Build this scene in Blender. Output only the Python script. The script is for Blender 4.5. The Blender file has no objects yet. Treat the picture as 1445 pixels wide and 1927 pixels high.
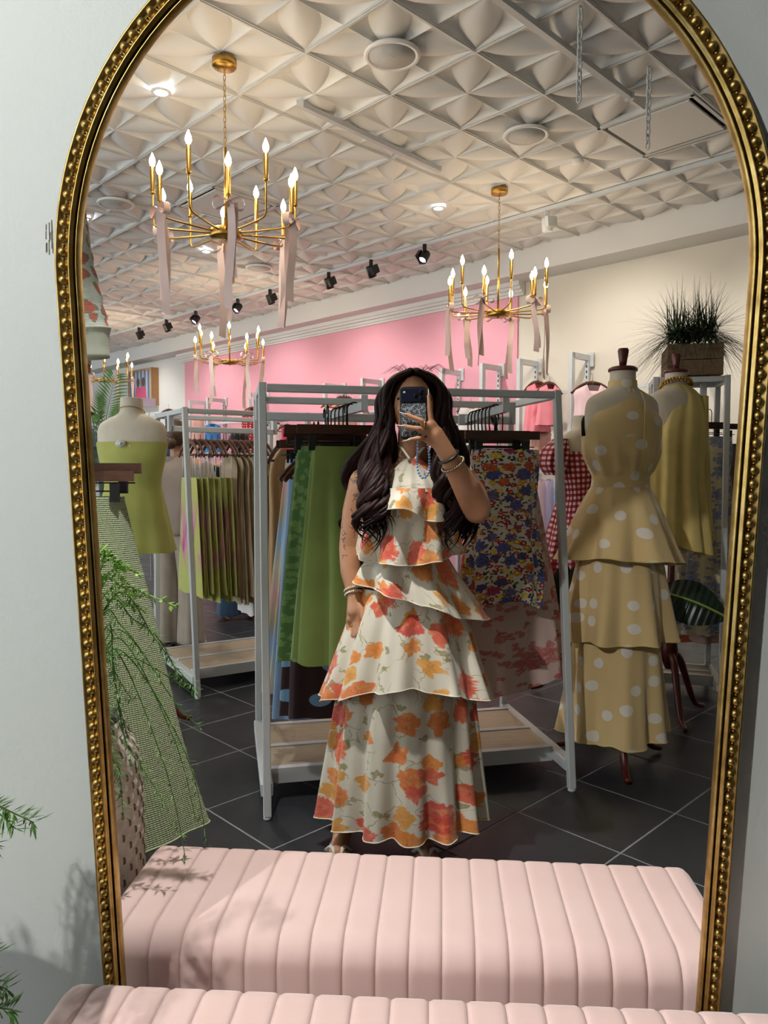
import bpy, math, random
from mathutils import Vector, Matrix, Euler
PI = math.pi
sc = bpy.context.scene
COL = sc.collection

# ------------------------------------------------------------------ camera
F_PX, CX, CY, CAMZ, PITCH, ROLL = 1400.0, 722.5, 963.5, 1.30, math.radians(3.3), 0.003
cam_d = bpy.data.cameras.new('camera'); cam = bpy.data.objects.new('camera', cam_d); COL.objects.link(cam)
cam_d.sensor_fit = 'VERTICAL'; cam_d.sensor_height = 36.0; cam_d.lens = 36.0 * F_PX / 1927.0
cam_d.clip_start = 0.02; cam_d.clip_end = 200
cam.location = (0, 0, CAMZ)
cam.rotation_euler = (Matrix.Rotation(PI / 2 - PITCH, 3, 'X') @ Matrix.Rotation(ROLL, 3, 'Z')).to_euler()
sc.camera = cam

# ------------------------------------------------------------------ light and exposure
vs = sc.view_settings
vs.view_transform = 'Standard'; vs.look = 'None'; vs.gamma = 1.0; vs.use_curve_mapping = False
vs.exposure = 0.35
world = bpy.data.worlds.new('shopfront_daylight'); sc.world = world; world.use_nodes = True
WB = world.node_tree.nodes['Background']; WB.inputs[0].default_value = (0.90, 0.97, 1.0, 1); WB.inputs[1].default_value = 1.9
sc.cycles.max_bounces = 5; sc.cycles.diffuse_bounces = 3; sc.cycles.glossy_bounces = 3; sc.cycles.transparent_max_bounces = 8
sc.cycles.transmission_bounces = 4; sc.cycles.caustics_reflective = False; sc.cycles.caustics_refractive = False
sc.cycles.use_denoising = True; sc.cycles.sample_clamp_indirect = 4.0; sc.cycles.use_adaptive_sampling = True; sc.cycles.adaptive_threshold = 0.08; sc.cycles.adaptive_min_samples = 12

def lamp(name, kind, loc, energy, color=(1, 1, 1), aim=None, size=0.1, spot=80, blend=0.6, parent=None):
    d = bpy.data.lights.new(name, kind); d.energy = energy; d.color = color
    if kind == 'AREA': d.shape = 'DISK'; d.size = size
    else: d.shadow_soft_size = size
    if kind == 'SPOT': d.spot_size = math.radians(spot); d.spot_blend = blend
    o = bpy.data.objects.new(name, d); COL.objects.link(o); o.location = loc
    if aim is not None:
        o.rotation_euler = (Vector(aim) - Vector(loc)).to_track_quat('-Z', 'Y').to_euler()
    return o

# ------------------------------------------------------------------ photo pixel -> direction
def ray(px, py):
    x = (px - CX) / F_PX; z = -(py - CY) / F_PX
    c, s = math.cos(ROLL), math.sin(ROLL)
    x, z = x * c - z * s, x * s + z * c
    return Vector((x, math.cos(PITCH) + z * math.sin(PITCH), -math.sin(PITCH) + z * math.cos(PITCH)))
def at(px, py, d):
    r = ray(px, py); r = r * (d / r.y); return Vector((r.x, r.y, r.z + CAMZ))
def onz(px, py, z):
    r = ray(px, py); r = r * ((z - CAMZ) / r.z); return Vector((r.x, r.y, z))
def zat(py, d): return at(722, py, d).z
TH = math.radians(44.2)
U = Vector((-math.sin(TH), math.cos(TH), 0)); V = Vector((math.cos(TH), math.sin(TH), 0))   # the shop's two wall directions
def uvz(u, v, z): return U * u + V * v + Vector((0, 0, z))
def onv(px, py, v):
    r = ray(px, py); k = v / (r.x * V.x + r.y * V.y); r = r * k; return Vector((r.x, r.y, r.z + CAMZ))
ROOMROT = Matrix.Rotation(math.atan2(V.y, V.x), 4, 'Z')      # local x -> V, local y -> U
CEIL = 3.40

# ------------------------------------------------------------------ objects
def tag(o, label=None, cat=None, group=None, kind=None):
    if label: o['label'] = label
    if cat: o['category'] = cat
    if group: o['group'] = group
    if kind: o['kind'] = kind
    return o
def thing(name, label, cat, loc=(0, 0, 0), rz=0.0, group=None):
    o = bpy.data.objects.new(name, None); COL.objects.link(o); o.empty_display_size = 0.1
    o.location = loc; o.rotation_euler = (0, 0, rz)
    return tag(o, label, cat, group)
def copy_tree(o, parent=None):
    c = o.copy(); COL.objects.link(c)
    if parent is not None: c.parent = parent
    for ch in list(o.children): copy_tree(ch, c)
    return c
def link(name, mesh, parent=None, loc=None, rot=None):
    o = bpy.data.objects.new(name, mesh); COL.objects.link(o)
    if parent is not None: o.parent = parent
    if loc is not None: o.location = loc
    if rot is not None: o.rotation_euler = rot
    return o

def lerp(a, b, t): return a + (b - a) * t
def smooth(t): t = max(0.0, min(1.0, t)); return t * t * (3 - 2 * t)
def catmull(pts, n):
    P = [Vector(p) for p in pts]; out = []
    for i in range(len(P) - 1):
        a = P[max(i - 1, 0)]; b = P[i]; c = P[i + 1]; d = P[min(i + 2, len(P) - 1)]
        for k in range(n):
            t = k / n
            out.append(0.5 * ((2 * b) + (c - a) * t + (2 * a - 5 * b + 4 * c - d) * t * t + (3 * b - a - 3 * c + d) * t ** 3))
    out.append(P[-1]); return out

class MB:
    def __init__(self): self.v = []; self.f = []; self.uv = []; self.sm = []
    def add(self, vs, fs, uv=None, smooth=True, M=None):
        n = len(self.v)
        self.v += [tuple(M @ Vector(p)) if M is not None else tuple(p) for p in vs]
        self.uv += list(uv) if uv is not None else [(p[0], p[2]) for p in vs]
        for f in fs: self.f.append(tuple(i + n for i in f)); self.sm.append(smooth)
        return self
    def box(self, c, s, M=None):
        x, y, z = s[0] / 2, s[1] / 2, s[2] / 2; c = Vector(c)
        vs = [c + Vector((a * x, b * y, d * z)) for d in (-1, 1) for b in (-1, 1) for a in (-1, 1)]
        return self.add(vs, [(0, 2, 3, 1), (4, 5, 7, 6), (0, 1, 5, 4), (2, 6, 7, 3), (0, 4, 6, 2), (1, 3, 7, 5)], smooth=False, M=M)
    def bar(self, p0, p1, w, h, up=(0, 0, 1), ch=0.0):
        p0, p1 = Vector(p0), Vector(p1); d = (p1 - p0).normalized(); up = Vector(up)
        s = d.cross(up)
        if s.length < 1e-4: s = d.cross(Vector((1, 0, 0)))
        s.normalize(); t = s.cross(d).normalized()
        if ch:
            pr = [(-w/2+ch, -h/2), (w/2-ch, -h/2), (w/2, -h/2+ch), (w/2, h/2-ch), (w/2-ch, h/2), (-w/2+ch, h/2), (-w/2, h/2-ch), (-w/2, -h/2+ch)]
        else: pr = [(-w/2, -h/2), (w/2, -h/2), (w/2, h/2), (-w/2, h/2)]
        n = len(pr)
        vs = [p + s * a + t * b for p in (p0, p1) for a, b in pr]
        L = (p1 - p0).length; uv = [(k / n * 2 * (w + h), l) for l in (0, L) for k in range(n)]
        fs = [(i, (i + 1) % n, n + (i + 1) % n, n + i) for i in range(n)] + [tuple(range(n))[::-1], tuple(range(n, 2 * n))]
        return self.add(vs, fs, uv, smooth=False)
    def loft(self, rings, closed=True, caps=False, uvs=None, smooth=True):
        n = len(rings[0]); vs = [p for r in rings for p in r]; uv = [q for r in uvs for q in r] if uvs else None
        m = n if closed else n - 1
        fs = [(k * n + i, k * n + (i + 1) % n, (k + 1) * n + (i + 1) % n, (k + 1) * n + i) for k in range(len(rings) - 1) for i in range(m)]
        if caps: fs += [tuple(range(n))[::-1], tuple((len(rings) - 1) * n + i for i in range(n))]
        return self.add(vs, fs, uv, smooth)
    def tube(self, pts, r, n=8, caps=True, flat=1.0, ref=None, closed=False):
        P = [Vector(p) for p in pts]; rr = r if isinstance(r, (list, tuple)) else [r] * len(P)
        rings, uvs = [], []; L = 0; nrm = None
        for i, p in enumerate(P):
            if closed: d = (P[(i + 1) % len(P)] - P[i - 1]).normalized()
            else: d = (P[min(i + 1, len(P) - 1)] - P[max(i - 1, 0)]).normalized()
            if nrm is None:
                nrm = Vector(ref) if ref is not None else (Vector((0, 0, 1)) if abs(d.z) < .9 else Vector((1, 0, 0)))
            nrm = (nrm - d * nrm.dot(d)).normalized(); b = d.cross(nrm)
            if i: L += (P[i] - P[i - 1]).length
            rings.append([p + (nrm * math.cos(a) + b * math.sin(a) * flat) * rr[i] for a in [2 * PI * k / n for k in range(n)]])
            uvs.append([(k / n * 2 * PI * rr[i], L) for k in range(n)])
        if closed: rings.append(rings[0]); uvs.append(uvs[0]); caps = False
        return self.loft(rings, True, caps, uvs)
    def lathe(self, prof, n=24, c=(0, 0, 0), M=None, smooth=True, caps=True):
        c = Vector(c); rings = [[c + Vector((r * math.cos(2 * PI * k / n), r * math.sin(2 * PI * k / n), z)) for k in range(n)] for r, z in prof]
        if M is not None: rings = [[M @ p for p in r] for r in rings]
        uv = [[(2 * PI * k / n * max(r, .02), z) for k in range(n)] for r, z in prof]
        return self.loft(rings, True, caps, uv, smooth)
    def ball(self, c, r, nu=12, nv=8, M=None):
        r = Vector((r, r, r)) if not hasattr(r, '__len__') else Vector(r); c = Vector(c)
        vs = [c + Vector((0, 0, r.z))]
        for j in range(1, nv):
            a = PI * j / nv
            vs += [c + Vector((r.x * math.sin(a) * math.cos(2 * PI * k / nu), r.y * math.sin(a) * math.sin(2 * PI * k / nu), r.z * math.cos(a))) for k in range(nu)]
        vs.append(c - Vector((0, 0, r.z))); e = len(vs) - 1
        fs = [(0, 1 + k, 1 + (k + 1) % nu) for k in range(nu)]
        for j in range(nv - 2): fs += [(1 + j * nu + k, 1 + (j + 1) * nu + k, 1 + (j + 1) * nu + (k + 1) % nu, 1 + j * nu + (k + 1) % nu) for k in range(nu)]
        fs += [(e, e - nu + (k + 1) % nu, e - nu + k) for k in range(nu)]
        return self.add(vs, fs, None, True, M)
    def cap(self, p0, r0, p1, r1, n=12):                       # tapered capsule
        p0, p1 = Vector(p0), Vector(p1)
        self.ball(p0, r0, n, 8); self.ball(p1, r1, n, 8); self.tube([p0, p1], [r0, r1], n)
        return self
    def surf(self, fn, nu, nv, uvs=(1, 1), smooth=True):
        rows = [[Vector(fn(i / nu, j / nv)) for i in range(nu + 1)] for j in range(nv + 1)]
        uv = [[(i / nu * uvs[0], j / nv * uvs[1]) for i in range(nu + 1)] for j in range(nv + 1)]
        return self.loft(rows, False, False, uv, smooth)
    def mesh(self, name, mat=None):
        me = bpy.data.meshes.new(name); me.from_pydata(self.v, [], self.f)
        me.polygons.foreach_set('use_smooth', self.sm)
        l = me.uv_layers.new(name='UVMap'); idx = [0] * len(me.loops); me.loops.foreach_get('vertex_index', idx)
        l.data.foreach_set('uv', [c for i in idx for c in self.uv[i]])
        if mat is not None: me.materials.append(mat)
        me.update(); return me
    def build(self, name, mat, parent=None, world=False):
        """link as one object; world=True: the vertices are world positions and the parent stands unrotated or rotated at its base"""
        if parent is not None and world:
            bpy_m = (Matrix.Translation(parent.location) @ parent.rotation_euler.to_matrix().to_4x4()).inverted()
            if parent.parent is not None:
                q = parent.parent; bpy_m = bpy_m @ (Matrix.Translation(q.location) @ q.rotation_euler.to_matrix().to_4x4()).inverted()
            self.v = [tuple(bpy_m @ Vector(p)) for p in self.v]
        return link(name, self.mesh(name, mat), parent)

# ------------------------------------------------------------------ procedural materials
def lin(h):
    if isinstance(h, str):
        h = h.lstrip('#'); c = [int(h[i:i + 2], 16) / 255 for i in (0, 2, 4)]
        return tuple(x / 12.92 if x <= 0.04045 else ((x + 0.055) / 1.055) ** 2.4 for x in c) + (1.0,)
    return tuple(h) + ((1.0,) if len(h) == 3 else ())
class Mat:
    def __init__(self, name, rough=0.7, metal=0.0, sheen=0.0, spec=0.5):
        self.m = bpy.data.materials.new(name); self.m.use_nodes = True; self.t = self.m.node_tree
        self.b = self.t.nodes['Principled BSDF']
        self.b.inputs['Roughness'].default_value = rough; self.b.inputs['Metallic'].default_value = metal
        self.b.inputs['Specular IOR Level'].default_value = spec
        if sheen: self.b.inputs['Sheen Weight'].default_value = sheen
    def n(self, typ, **kw):
        nd = self.t.nodes.new('ShaderNode' + typ)
        for k, v in kw.items(): setattr(nd, k, v)
        return nd
    def put(self, sock, val):
        if hasattr(val, 'is_output'): self.t.links.new(val, sock)
        elif isinstance(val, str): sock.default_value = lin(val)
        else: sock.default_value = val
    def math(self, op, a, b=None, c=None, clamp=False):
        nd = self.n('Math', operation=op, use_clamp=clamp)
        for i, x in enumerate((a, b, c)):
            if x is not None: self.put(nd.inputs[i], x)
        return nd.outputs[0]
    def vmath(self, op, a, b=None, scale=None):
        nd = self.n('VectorMath', operation=op); self.put(nd.inputs[0], a)
        if b is not None: self.put(nd.inputs[1], b)
        if scale is not None: self.put(nd.inputs['Scale'], scale)
        return nd.outputs[1] if op in ('LENGTH', 'DOT_PRODUCT', 'DISTANCE') else nd.outputs[0]
    def mix(self, fac, a, b, blend='MIX'):
        nd = self.n('Mix', data_type='RGBA', blend_type=blend); self.put(nd.inputs[0], fac)
        self.put(nd.inputs[6], a if hasattr(a, 'is_output') else lin(a)); self.put(nd.inputs[7], b if hasattr(b, 'is_output') else lin(b))
        return nd.outputs[2]
    def uv(self): return self.n('UVMap').outputs[0]
    def obj(self): return self.n('TexCoord').outputs['Object']
    def noise(self, vec, scale, detail=3.0, rough=0.5):
        nd = self.n('TexNoise'); self.put(nd.inputs['Vector'], vec); nd.inputs['Scale'].default_value = scale
        nd.inputs['Detail'].default_value = detail; nd.inputs['Roughness'].default_value = rough
        return nd.outputs[0]
    def noisec(self, vec, scale, detail=2.0):
        nd = self.n('TexNoise'); self.put(nd.inputs['Vector'], vec); nd.inputs['Scale'].default_value = scale; nd.inputs['Detail'].default_value = detail
        return nd.outputs[1]
    def ramp(self, fac, stops, interp='LINEAR'):
        nd = self.n('ValToRGB'); nd.color_ramp.interpolation = interp; e = nd.color_ramp.elements
        while len(e) < len(stops): e.new(0.5)
        for k, (p, c) in enumerate(stops): e[k].position = p; e[k].color = lin(c)
        self.put(nd.inputs[0], fac); return nd.outputs[0]
    def step(self, x, lo, hi):
        nd = self.n('MapRange', interpolation_type='SMOOTHSTEP'); self.put(nd.inputs[0], x)
        nd.inputs[1].default_value = lo; nd.inputs[2].default_value = hi; return nd.outputs[0]
    def color(self, c): self.put(self.b.inputs['Base Color'], c if hasattr(c, 'is_output') else lin(c)); return self
    def bump(self, h, strength=0.3, dist=0.002):
        nd = self.n('Bump'); nd.inputs['Strength'].default_value = strength; nd.inputs['Distance'].default_value = dist
        self.put(nd.inputs['Height'], h); self.t.links.new(nd.outputs[0], self.b.inputs['Normal']); return self
    def flowers(self, uv, cell, R, npet=5, keep=0.8, rnd=0.9, seed=0.0, wob=0.25, soft=0.06, flut=0.35, vary=0.6):
        """a scatter of petalled blooms: (mask, per-bloom random colour, distance from the bloom's centre in its radius, angle)"""
        v = self.vmath('ADD', self.vmath('SCALE', uv, scale=1.0 / cell), (seed * 7.3 + 31, seed * 3.1 + 17, 0))
        if wob:
            nz = self.vmath('SUBTRACT', self.noisec(v, 2.3, 2.0), (0.5, 0.5, 0.5)); v = self.vmath('ADD', v, self.vmath('SCALE', nz, scale=wob))
        vo = self.n('TexVoronoi', voronoi_dimensions='2D'); vo.inputs['Scale'].default_value = 1.0; vo.inputs['Randomness'].default_value = rnd
        self.put(vo.inputs['Vector'], v)
        sep = self.n('SeparateXYZ'); self.put(sep.inputs[0], self.vmath('SUBTRACT', v, vo.outputs['Position']))
        rc = self.n('SeparateColor'); self.put(rc.inputs[0], vo.outputs['Color'])
        ang = self.math('ADD', self.math('ARCTAN2', sep.outputs[1], sep.outputs[0]), self.math('MULTIPLY', rc.outputs[2], 6.28))
        pet = self.math('ABSOLUTE', self.math('COSINE', self.math('MULTIPLY', ang, npet / 2.0)))
        rad = self.math('MULTIPLY', self.math('ADD', self.math('MULTIPLY', pet, flut), 1.0 - flut), self.math('MULTIPLY', self.math('ADD', 1.0 - vary / 2, self.math('MULTIPLY', rc.outputs[1], vary)), R))
        q = self.math('DIVIDE', vo.outputs['Distance'], rad)
        m = self.math('SUBTRACT', 1.0, self.step(q, 1.0 - soft, 1.0 + soft))
        if keep < 1: m = self.math('MULTIPLY', m, self.math('LESS_THAN', rc.outputs[0], keep))
        return m, rc.outputs, q, ang

def plain(name, col, rough=0.7, metal=0.0, var=0.06, scale=6.0, sheen=0.0, spec=0.5, bump=0.0, bscale=200.0, bdist=0.001):
    g = Mat(name, rough, metal, sheen, spec); o = g.obj()
    c = lin(col); d = tuple(max(0, x * (1 - var)) for x in c[:3]) + (1,); e = tuple(min(1, x * (1 + var)) for x in c[:3]) + (1,)
    g.color(g.ramp(g.noise(o, scale), [(0.3, d[:3]), (0.7, e[:3])]))
    if bump: g.bump(g.noise(o, bscale, 4.0), bump, bdist)
    return g.m
def cloth(name, col, rough=0.85, var=0.07, sheen=0.2, weave=900.0, bump=0.15, trans=0.0):
    g = Mat(name, rough, 0, sheen, 0.3); uv = g.uv()
    c = lin(col); d = tuple(x * (1 - var) for x in c[:3]); e = tuple(min(1, x * (1 + var)) for x in c[:3])
    g.color(g.ramp(g.noise(uv, 9.0), [(0.3, d), (0.7, e)])); g.bump(g.noise(uv, weave, 2.0), bump, 0.0006)
    return g.m
def wood(name, c0, c1, rough=0.45, scale=14.0, axis=(1, 6, 6)):
    g = Mat(name, rough, 0, 0, 0.5); o = g.vmath('MULTIPLY', g.obj(), axis)
    g.color(g.ramp(g.noise(o, scale, 6.0, 0.65), [(0.25, c0), (0.55, c1), (0.8, c0)])); g.bump(g.noise(o, scale * 3, 4.0), 0.15, 0.001); return g.m
def emit(name, col, strength):
    g = Mat(name, 0.4); g.color(col); g.b.inputs['Emission Color'].default_value = lin(col); g.b.inputs['Emission Strength'].default_value = strength; return g.m

M = {}
M['white_paint'] = plain('white_powder_coat', '#c9cdce', 0.35, 0, 0.03, 3.0)
M['ceiling'] = plain('ceiling_plaster', '#e8e6e2', 0.75, 0, 0.02, 2.0)
M['tbar'] = plain('ceiling_grid_paint', '#d6d5d2', 0.5, 0, 0.02)
M['cream_wall'] = plain('cream_wall_paint', '#ddd6c8', 0.8, 0, 0.02, 1.0, bump=0.05, bscale=120)
M['pink_wall'] = plain('pink_wall_paint', '#e9a6b5', 0.8, 0, 0.02, 1.0, bump=0.05, bscale=120)
M['header'] = plain('header_paint', '#dedcd8', 0.8, 0, 0.02, 1.0)
M['front_wall'] = plain('orange_peel_wall_paint', '#d2d8d3', 0.6, 0, 0.02, 1.5, bump=0.25, bscale=160, bdist=0.002)
M['gold'] = None
g = Mat('antique_gold_leaf', 0.30, 1.0); o = g.obj()
g.color(g.ramp(g.noise(o, 22.0, 6.0, 0.6), [(0.25, '#876d3c'), (0.5, '#b89a5a'), (0.75, '#d3ba7e')])); g.put(g.b.inputs['Roughness'], g.math('ADD', 0.27, g.math('MULTIPLY', g.noise(o, 60.0), 0.25)))
g.bump(g.noise(o, 140.0, 4.0), 0.2, 0.001); M['gold'] = g.m
M['gold_dark'] = plain('dark_gilt_recess', '#5e4518', 0.45, 0.9, 0.15, 30)
M['brass'] = plain('brushed_brass', '#b8924a', 0.32, 1.0, 0.06, 40)
M['black'] = plain('black_plastic', '#141416', 0.4, 0, 0.1)
M['black_metal'] = plain('black_metal', '#18181a', 0.35, 0.6, 0.1)
M['chrome'] = plain('chrome', '#c8c9cb', 0.15, 1.0, 0.03)
M['dark_wood'] = wood('dark_stained_wood', '#24140e', '#472a1c', 0.35)
M['hanger_wood'] = wood('walnut_hanger_wood', '#3a211a', '#66402f', 0.3)
M['tan_wood'] = wood('natural_hanger_wood', '#8a5f3a', '#b98c5a', 0.4)
M['red_wood'] = wood('mahogany_wood', '#3b120e', '#5d2118', 0.3)
M['crate_wood'] = wood('weathered_crate_wood', '#4a3a2c', '#7d654b', 0.8, 9.0)
M['shelf_wood'] = wood('pale_oak_board', '#a39378', '#bcab90', 0.5, 10.0)
M['mannequin'] = plain('mannequin_linen', '#d8cdb9', 0.85, 0, 0.05, 12, bump=0.2, bscale=500, bdist=0.0006)
M['bulb'] = emit('glowing_filament_glass', '#ffe4bd', 90.0)
M['led'] = emit('lit_led_lens', '#f4f8ff', 14.0)
M['ribbon'] = cloth('pink_velvet_ribbon', '#eed3cb', 0.6, 0.06, 0.5, 600, 0.1)
M['grey_mesh'] = plain('speaker_mesh', '#b9b9b6', 0.6, 0.0, 0.04, 60, bump=0.4, bscale=900)
M['tag_white'] = plain('security_tag_plastic', '#d6d6d4', 0.35)
# velvet bench
g = Mat('blush_pink_velvet', 0.85, 0, 0.6, 0.15); o = g.obj()
g.color(g.ramp(g.noise(o, 5.0, 4.0), [(0.3, '#dfc0b9'), (0.7, '#e6cac4')])); g.bump(g.noise(o, 350.0, 3.0), 0.12, 0.0008)
g.b.inputs['Sheen Roughness'].default_value = 0.35; M['velvet'] = g.m
# slate floor
g = Mat('dark_slate_tile', 0.33, 0, 0, 0.5); o = g.n('NewGeometry').outputs['Position']
nz = g.noise(o, 1.7, 7.0, 0.6); g.color(g.ramp(nz, [(0.3, '#26272a'), (0.55, '#303236'), (0.8, '#3a3c40')]))
g.put(g.b.inputs['Roughness'], g.math('ADD', 0.26, g.math('MULTIPLY', g.noise(o, 6.0, 5.0), 0.25))); g.bump(g.noise(o, 18.0, 6.0), 0.15, 0.002); M['slate'] = g.m
M['grout'] = plain('pale_grout', '#8d8e90', 0.9, 0, 0.08, 30)
# skin, hair
g = Mat('tanned_skin', 0.5, 0, 0, 0.4); o = g.obj()
g.color(g.ramp(g.noise(o, 9.0, 3.0), [(0.3, '#b37f5c'), (0.7, '#c79473')])); g.b.inputs['Subsurface Weight'].default_value = 0.0; g.bump(g.noise(o, 260.0), 0.06, 0.001); M['skin'] = g.m
g = Mat('dark_burgundy_hair', 0.5, 0, 0, 0.22); uv = g.uv()
g.color(g.ramp(g.noise(g.vmath('MULTIPLY', uv, (260, 3, 1)), 1.0, 3.0), [(0.3, '#150b0b'), (0.6, '#2a1412'), (0.85, '#4a2320')])); M['hair'] = g.m
M['brown_hair'] = plain('light_brown_hair', '#4a3526', 0.5, 0, 0.25, 40)
M['nail'] = plain('silver_white_nail', '#e4dfdb', 0.15)
M['pearl'] = plain('pearl', '#d9cbb4', 0.2)
M['blue_bead'] = plain('pale_blue_bead', '#8fb0dc', 0.15)
M['steel'] = plain('polished_steel', '#b9a68c', 0.2, 1.0)
M['sandal'] = plain('white_sandal', '#e2ddd4', 0.5)
M['tattoo'] = plain('tattoo_ink', '#4c4644', 0.6)
# solid cloths
for k, c in dict(lime='#b6b864', mint='#bac89d', moss='#6f8140', moss_dark='#617339', taupe='#8f8074', pant='#a79b8d', beige='#c2ab8d', ivory='#cdbf9f', butter='#dcc77e', cream_lining='#d9cfbd',
                 black_cloth='#1a191b', powder_blue='#92aed0', pink='#ee8f9d', pale_pink='#f0cdd2', blush='#e6b3a6', white_cloth='#e8e4e2', red='#b3202f', hot_pink='#de3560', denim='#2f4661', camel='#b08f68', blue='#3d86c8', grey='#6f7072', coral='#df7a66').items():
    M[k] = cloth(k + '_fabric', c)
def stretch(name): return None
# waffle knit
g = Mat('mint_waffle_knit', 0.9, 0, 0.2, 0.2); uv = g.uv(); sp = g.n('SeparateXYZ'); g.put(sp.inputs[0], uv)
wx = g.math('ABSOLUTE', g.math('SINE', g.math('MULTIPLY', sp.outputs[0], 520.0))); wy = g.math('ABSOLUTE', g.math('SINE', g.math('MULTIPLY', sp.outputs[1], 520.0)))
h = g.math('MULTIPLY', wx, wy); g.color(g.ramp(h, [(0.0, '#a3b187'), (0.6, '#c5d1a8')])); g.bump(h, 0.8, 0.004); M['waffle'] = g.m
# polka dots
def dots(name, base, dot, cell, R, rnd=0.35, sheen=0.3):
    g = Mat(name, 0.7, 0, sheen, 0.3); uv = g.uv()
    m, rc, q, a = g.flowers(uv, cell, R, 2, 1.0, rnd, 1.0, 0.0, 0.06, 0.0, 0.1)
    g.color(g.mix(m, g.mix(g.noise(uv, 6.0), base, base), dot)); g.bump(g.noise(uv, 800.0), 0.12, 0.0006); return g.m
M['polka_yellow'] = dots('butter_polka_dot', '#dfc48c', '#ece5d8', 0.120, 0.19, 0.6)
M['polka_brown'] = dots('brown_blue_polka_dot', '#31191a', '#82a8cb', 0.12, 0.22)
M['polka_red'] = dots('red_polka_dot', '#a51b26', '#eee3df', 0.035, 0.2)
# gingham
g = Mat('red_gingham', 0.8, 0, 0.1, 0.3); uv = g.uv(); sp = g.n('SeparateXYZ'); g.put(sp.inputs[0], uv)
bx_ = g.math('GREATER_THAN', g.math('FRACT', g.math('MULTIPLY', sp.outputs[0], 34.0)), 0.5); by_ = g.math('GREATER_THAN', g.math('FRACT', g.math('MULTIPLY', sp.outputs[1], 34.0)), 0.5)
g.color(g.ramp(g.math('MULTIPLY', g.math('ADD', bx_, by_), 0.5), [(0.0, '#e3d3d3'), (0.4, '#b0454f'), (0.8, '#86182a')], 'CONSTANT')); M['gingham'] = g.m
# watercolour flower dress
g = Mat('cream_organza_watercolour_flowers', 0.65, 0, 0.25, 0.3); uv = g.uv()
c = g.mix(g.noise(uv, 8.0), '#dcd3bf', '#e6dfce')
sm_, rcs, qs, an = g.flowers(uv, 0.085, 0.9, 1, 0.75, 0.9, 5.0, 0.7, 0.05, 0.0)
st = g.math('LESS_THAN', g.math('ABSOLUTE', g.math('SUBTRACT', qs, 0.62)), 0.022); c = g.mix(g.math('MULTIPLY', st, 0.6), c, '#8f8a4c')
lm, rcl, ql, al = g.flowers(uv, 0.06, 0.26, 2, 0.35, 0.95, 3.0, 0.6, 0.08, 0.8)
c = g.mix(g.math('MULTIPLY', lm, g.math('ADD', 0.45, g.math('MULTIPLY', g.noise(uv, 40.0), 0.6))), c, '#8d8445')
for seed, cell, R, keep, n, cols in ((1.0, 0.088, 0.40, 0.80, 5, ['#e88a2a', '#e6a03a', '#e2792c', '#dd5a3c']), (2.0, 0.15, 0.31, 0.75, 17, ['#e0523f', '#d9453c', '#e8663f', '#e58a35'])):
    m, rc, q, a = g.flowers(uv, cell, R, n, keep, 0.95, seed, 0.55, 0.10, 0.30 if n < 9 else 0.16)
    fc = g.ramp(rc[1], [(0.0, cols[0]), (0.35, cols[1]), (0.6, cols[2]), (0.8, cols[3])], 'CONSTANT')
    streak = g.math('MULTIPLY', g.step(g.math('COSINE', g.math('MULTIPLY', a, 9.0)), 0.2, 1.0), g.math('SUBTRACT', 1.0, g.step(q, 0.2, 0.75)))
    fc = g.mix(g.math('MULTIPLY', streak, 0.7), fc, '#b23a1c'); fc = g.mix(g.math('MULTIPLY', g.step(g.noise(uv, 45.0, 4.0), 0.45, 0.75), 0.45), fc, '#f4c07a')
    c = g.mix(g.math('MULTIPLY', m, 0.92), c, fc)
g.color(c); g.bump(g.noise(uv, 700.0), 0.1, 0.0006); M['dress'] = g.m
M['dress_edge'] = cloth('cream_rolled_edge', '#ece6d2', 0.6)
# multicolour small flowers
g = Mat('multicolour_floral_cotton', 0.7, 0, 0.1, 0.3); uv = g.uv(); c = g.mix(0.0, '#ddd5c9', '#ddd5c9')
lm, rcl, ql, al = g.flowers(uv, 0.016, 0.42, 2, 0.8, 0.95, 3.0, 0.4, 0.08, 0.7); c = g.mix(lm, c, g.ramp(rcl[1], [(0, '#3c4a2c'), (0.5, '#6b6a34'), (0.8, '#2e3b35')], 'CONSTANT'))
m, rc, q, a = g.flowers(uv, 0.026, 0.42, 5, 0.75, 0.95, 4.0, 0.3, 0.08, 0.35); fc = g.ramp(rc[1], [(0, '#c02a33'), (0.3, '#e8c23e'), (0.55, '#a3283f'), (0.75, '#c9923a')], 'CONSTANT')
c = g.mix(m, c, g.mix(g.step(q, 0.25, 0.4), '#f0dc80', fc))
m, rc, q, a = g.flowers(uv, 0.055, 0.36, 7, 0.8, 0.95, 6.0, 0.4, 0.08, 0.3); fc = g.ramp(rc[1], [(0, '#5a5886'), (0.28, '#dd6b38'), (0.45, '#77729c'), (0.62, '#b3446a'), (0.78, '#6066a0')], 'CONSTANT')
c = g.mix(m, c, g.mix(g.math('MULTIPLY', g.step(g.noise(uv, 160.0, 4.0), 0.45, 0.6), 0.6), fc, '#2c2540')); g.color(c); M['multi_floral'] = g.m
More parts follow.
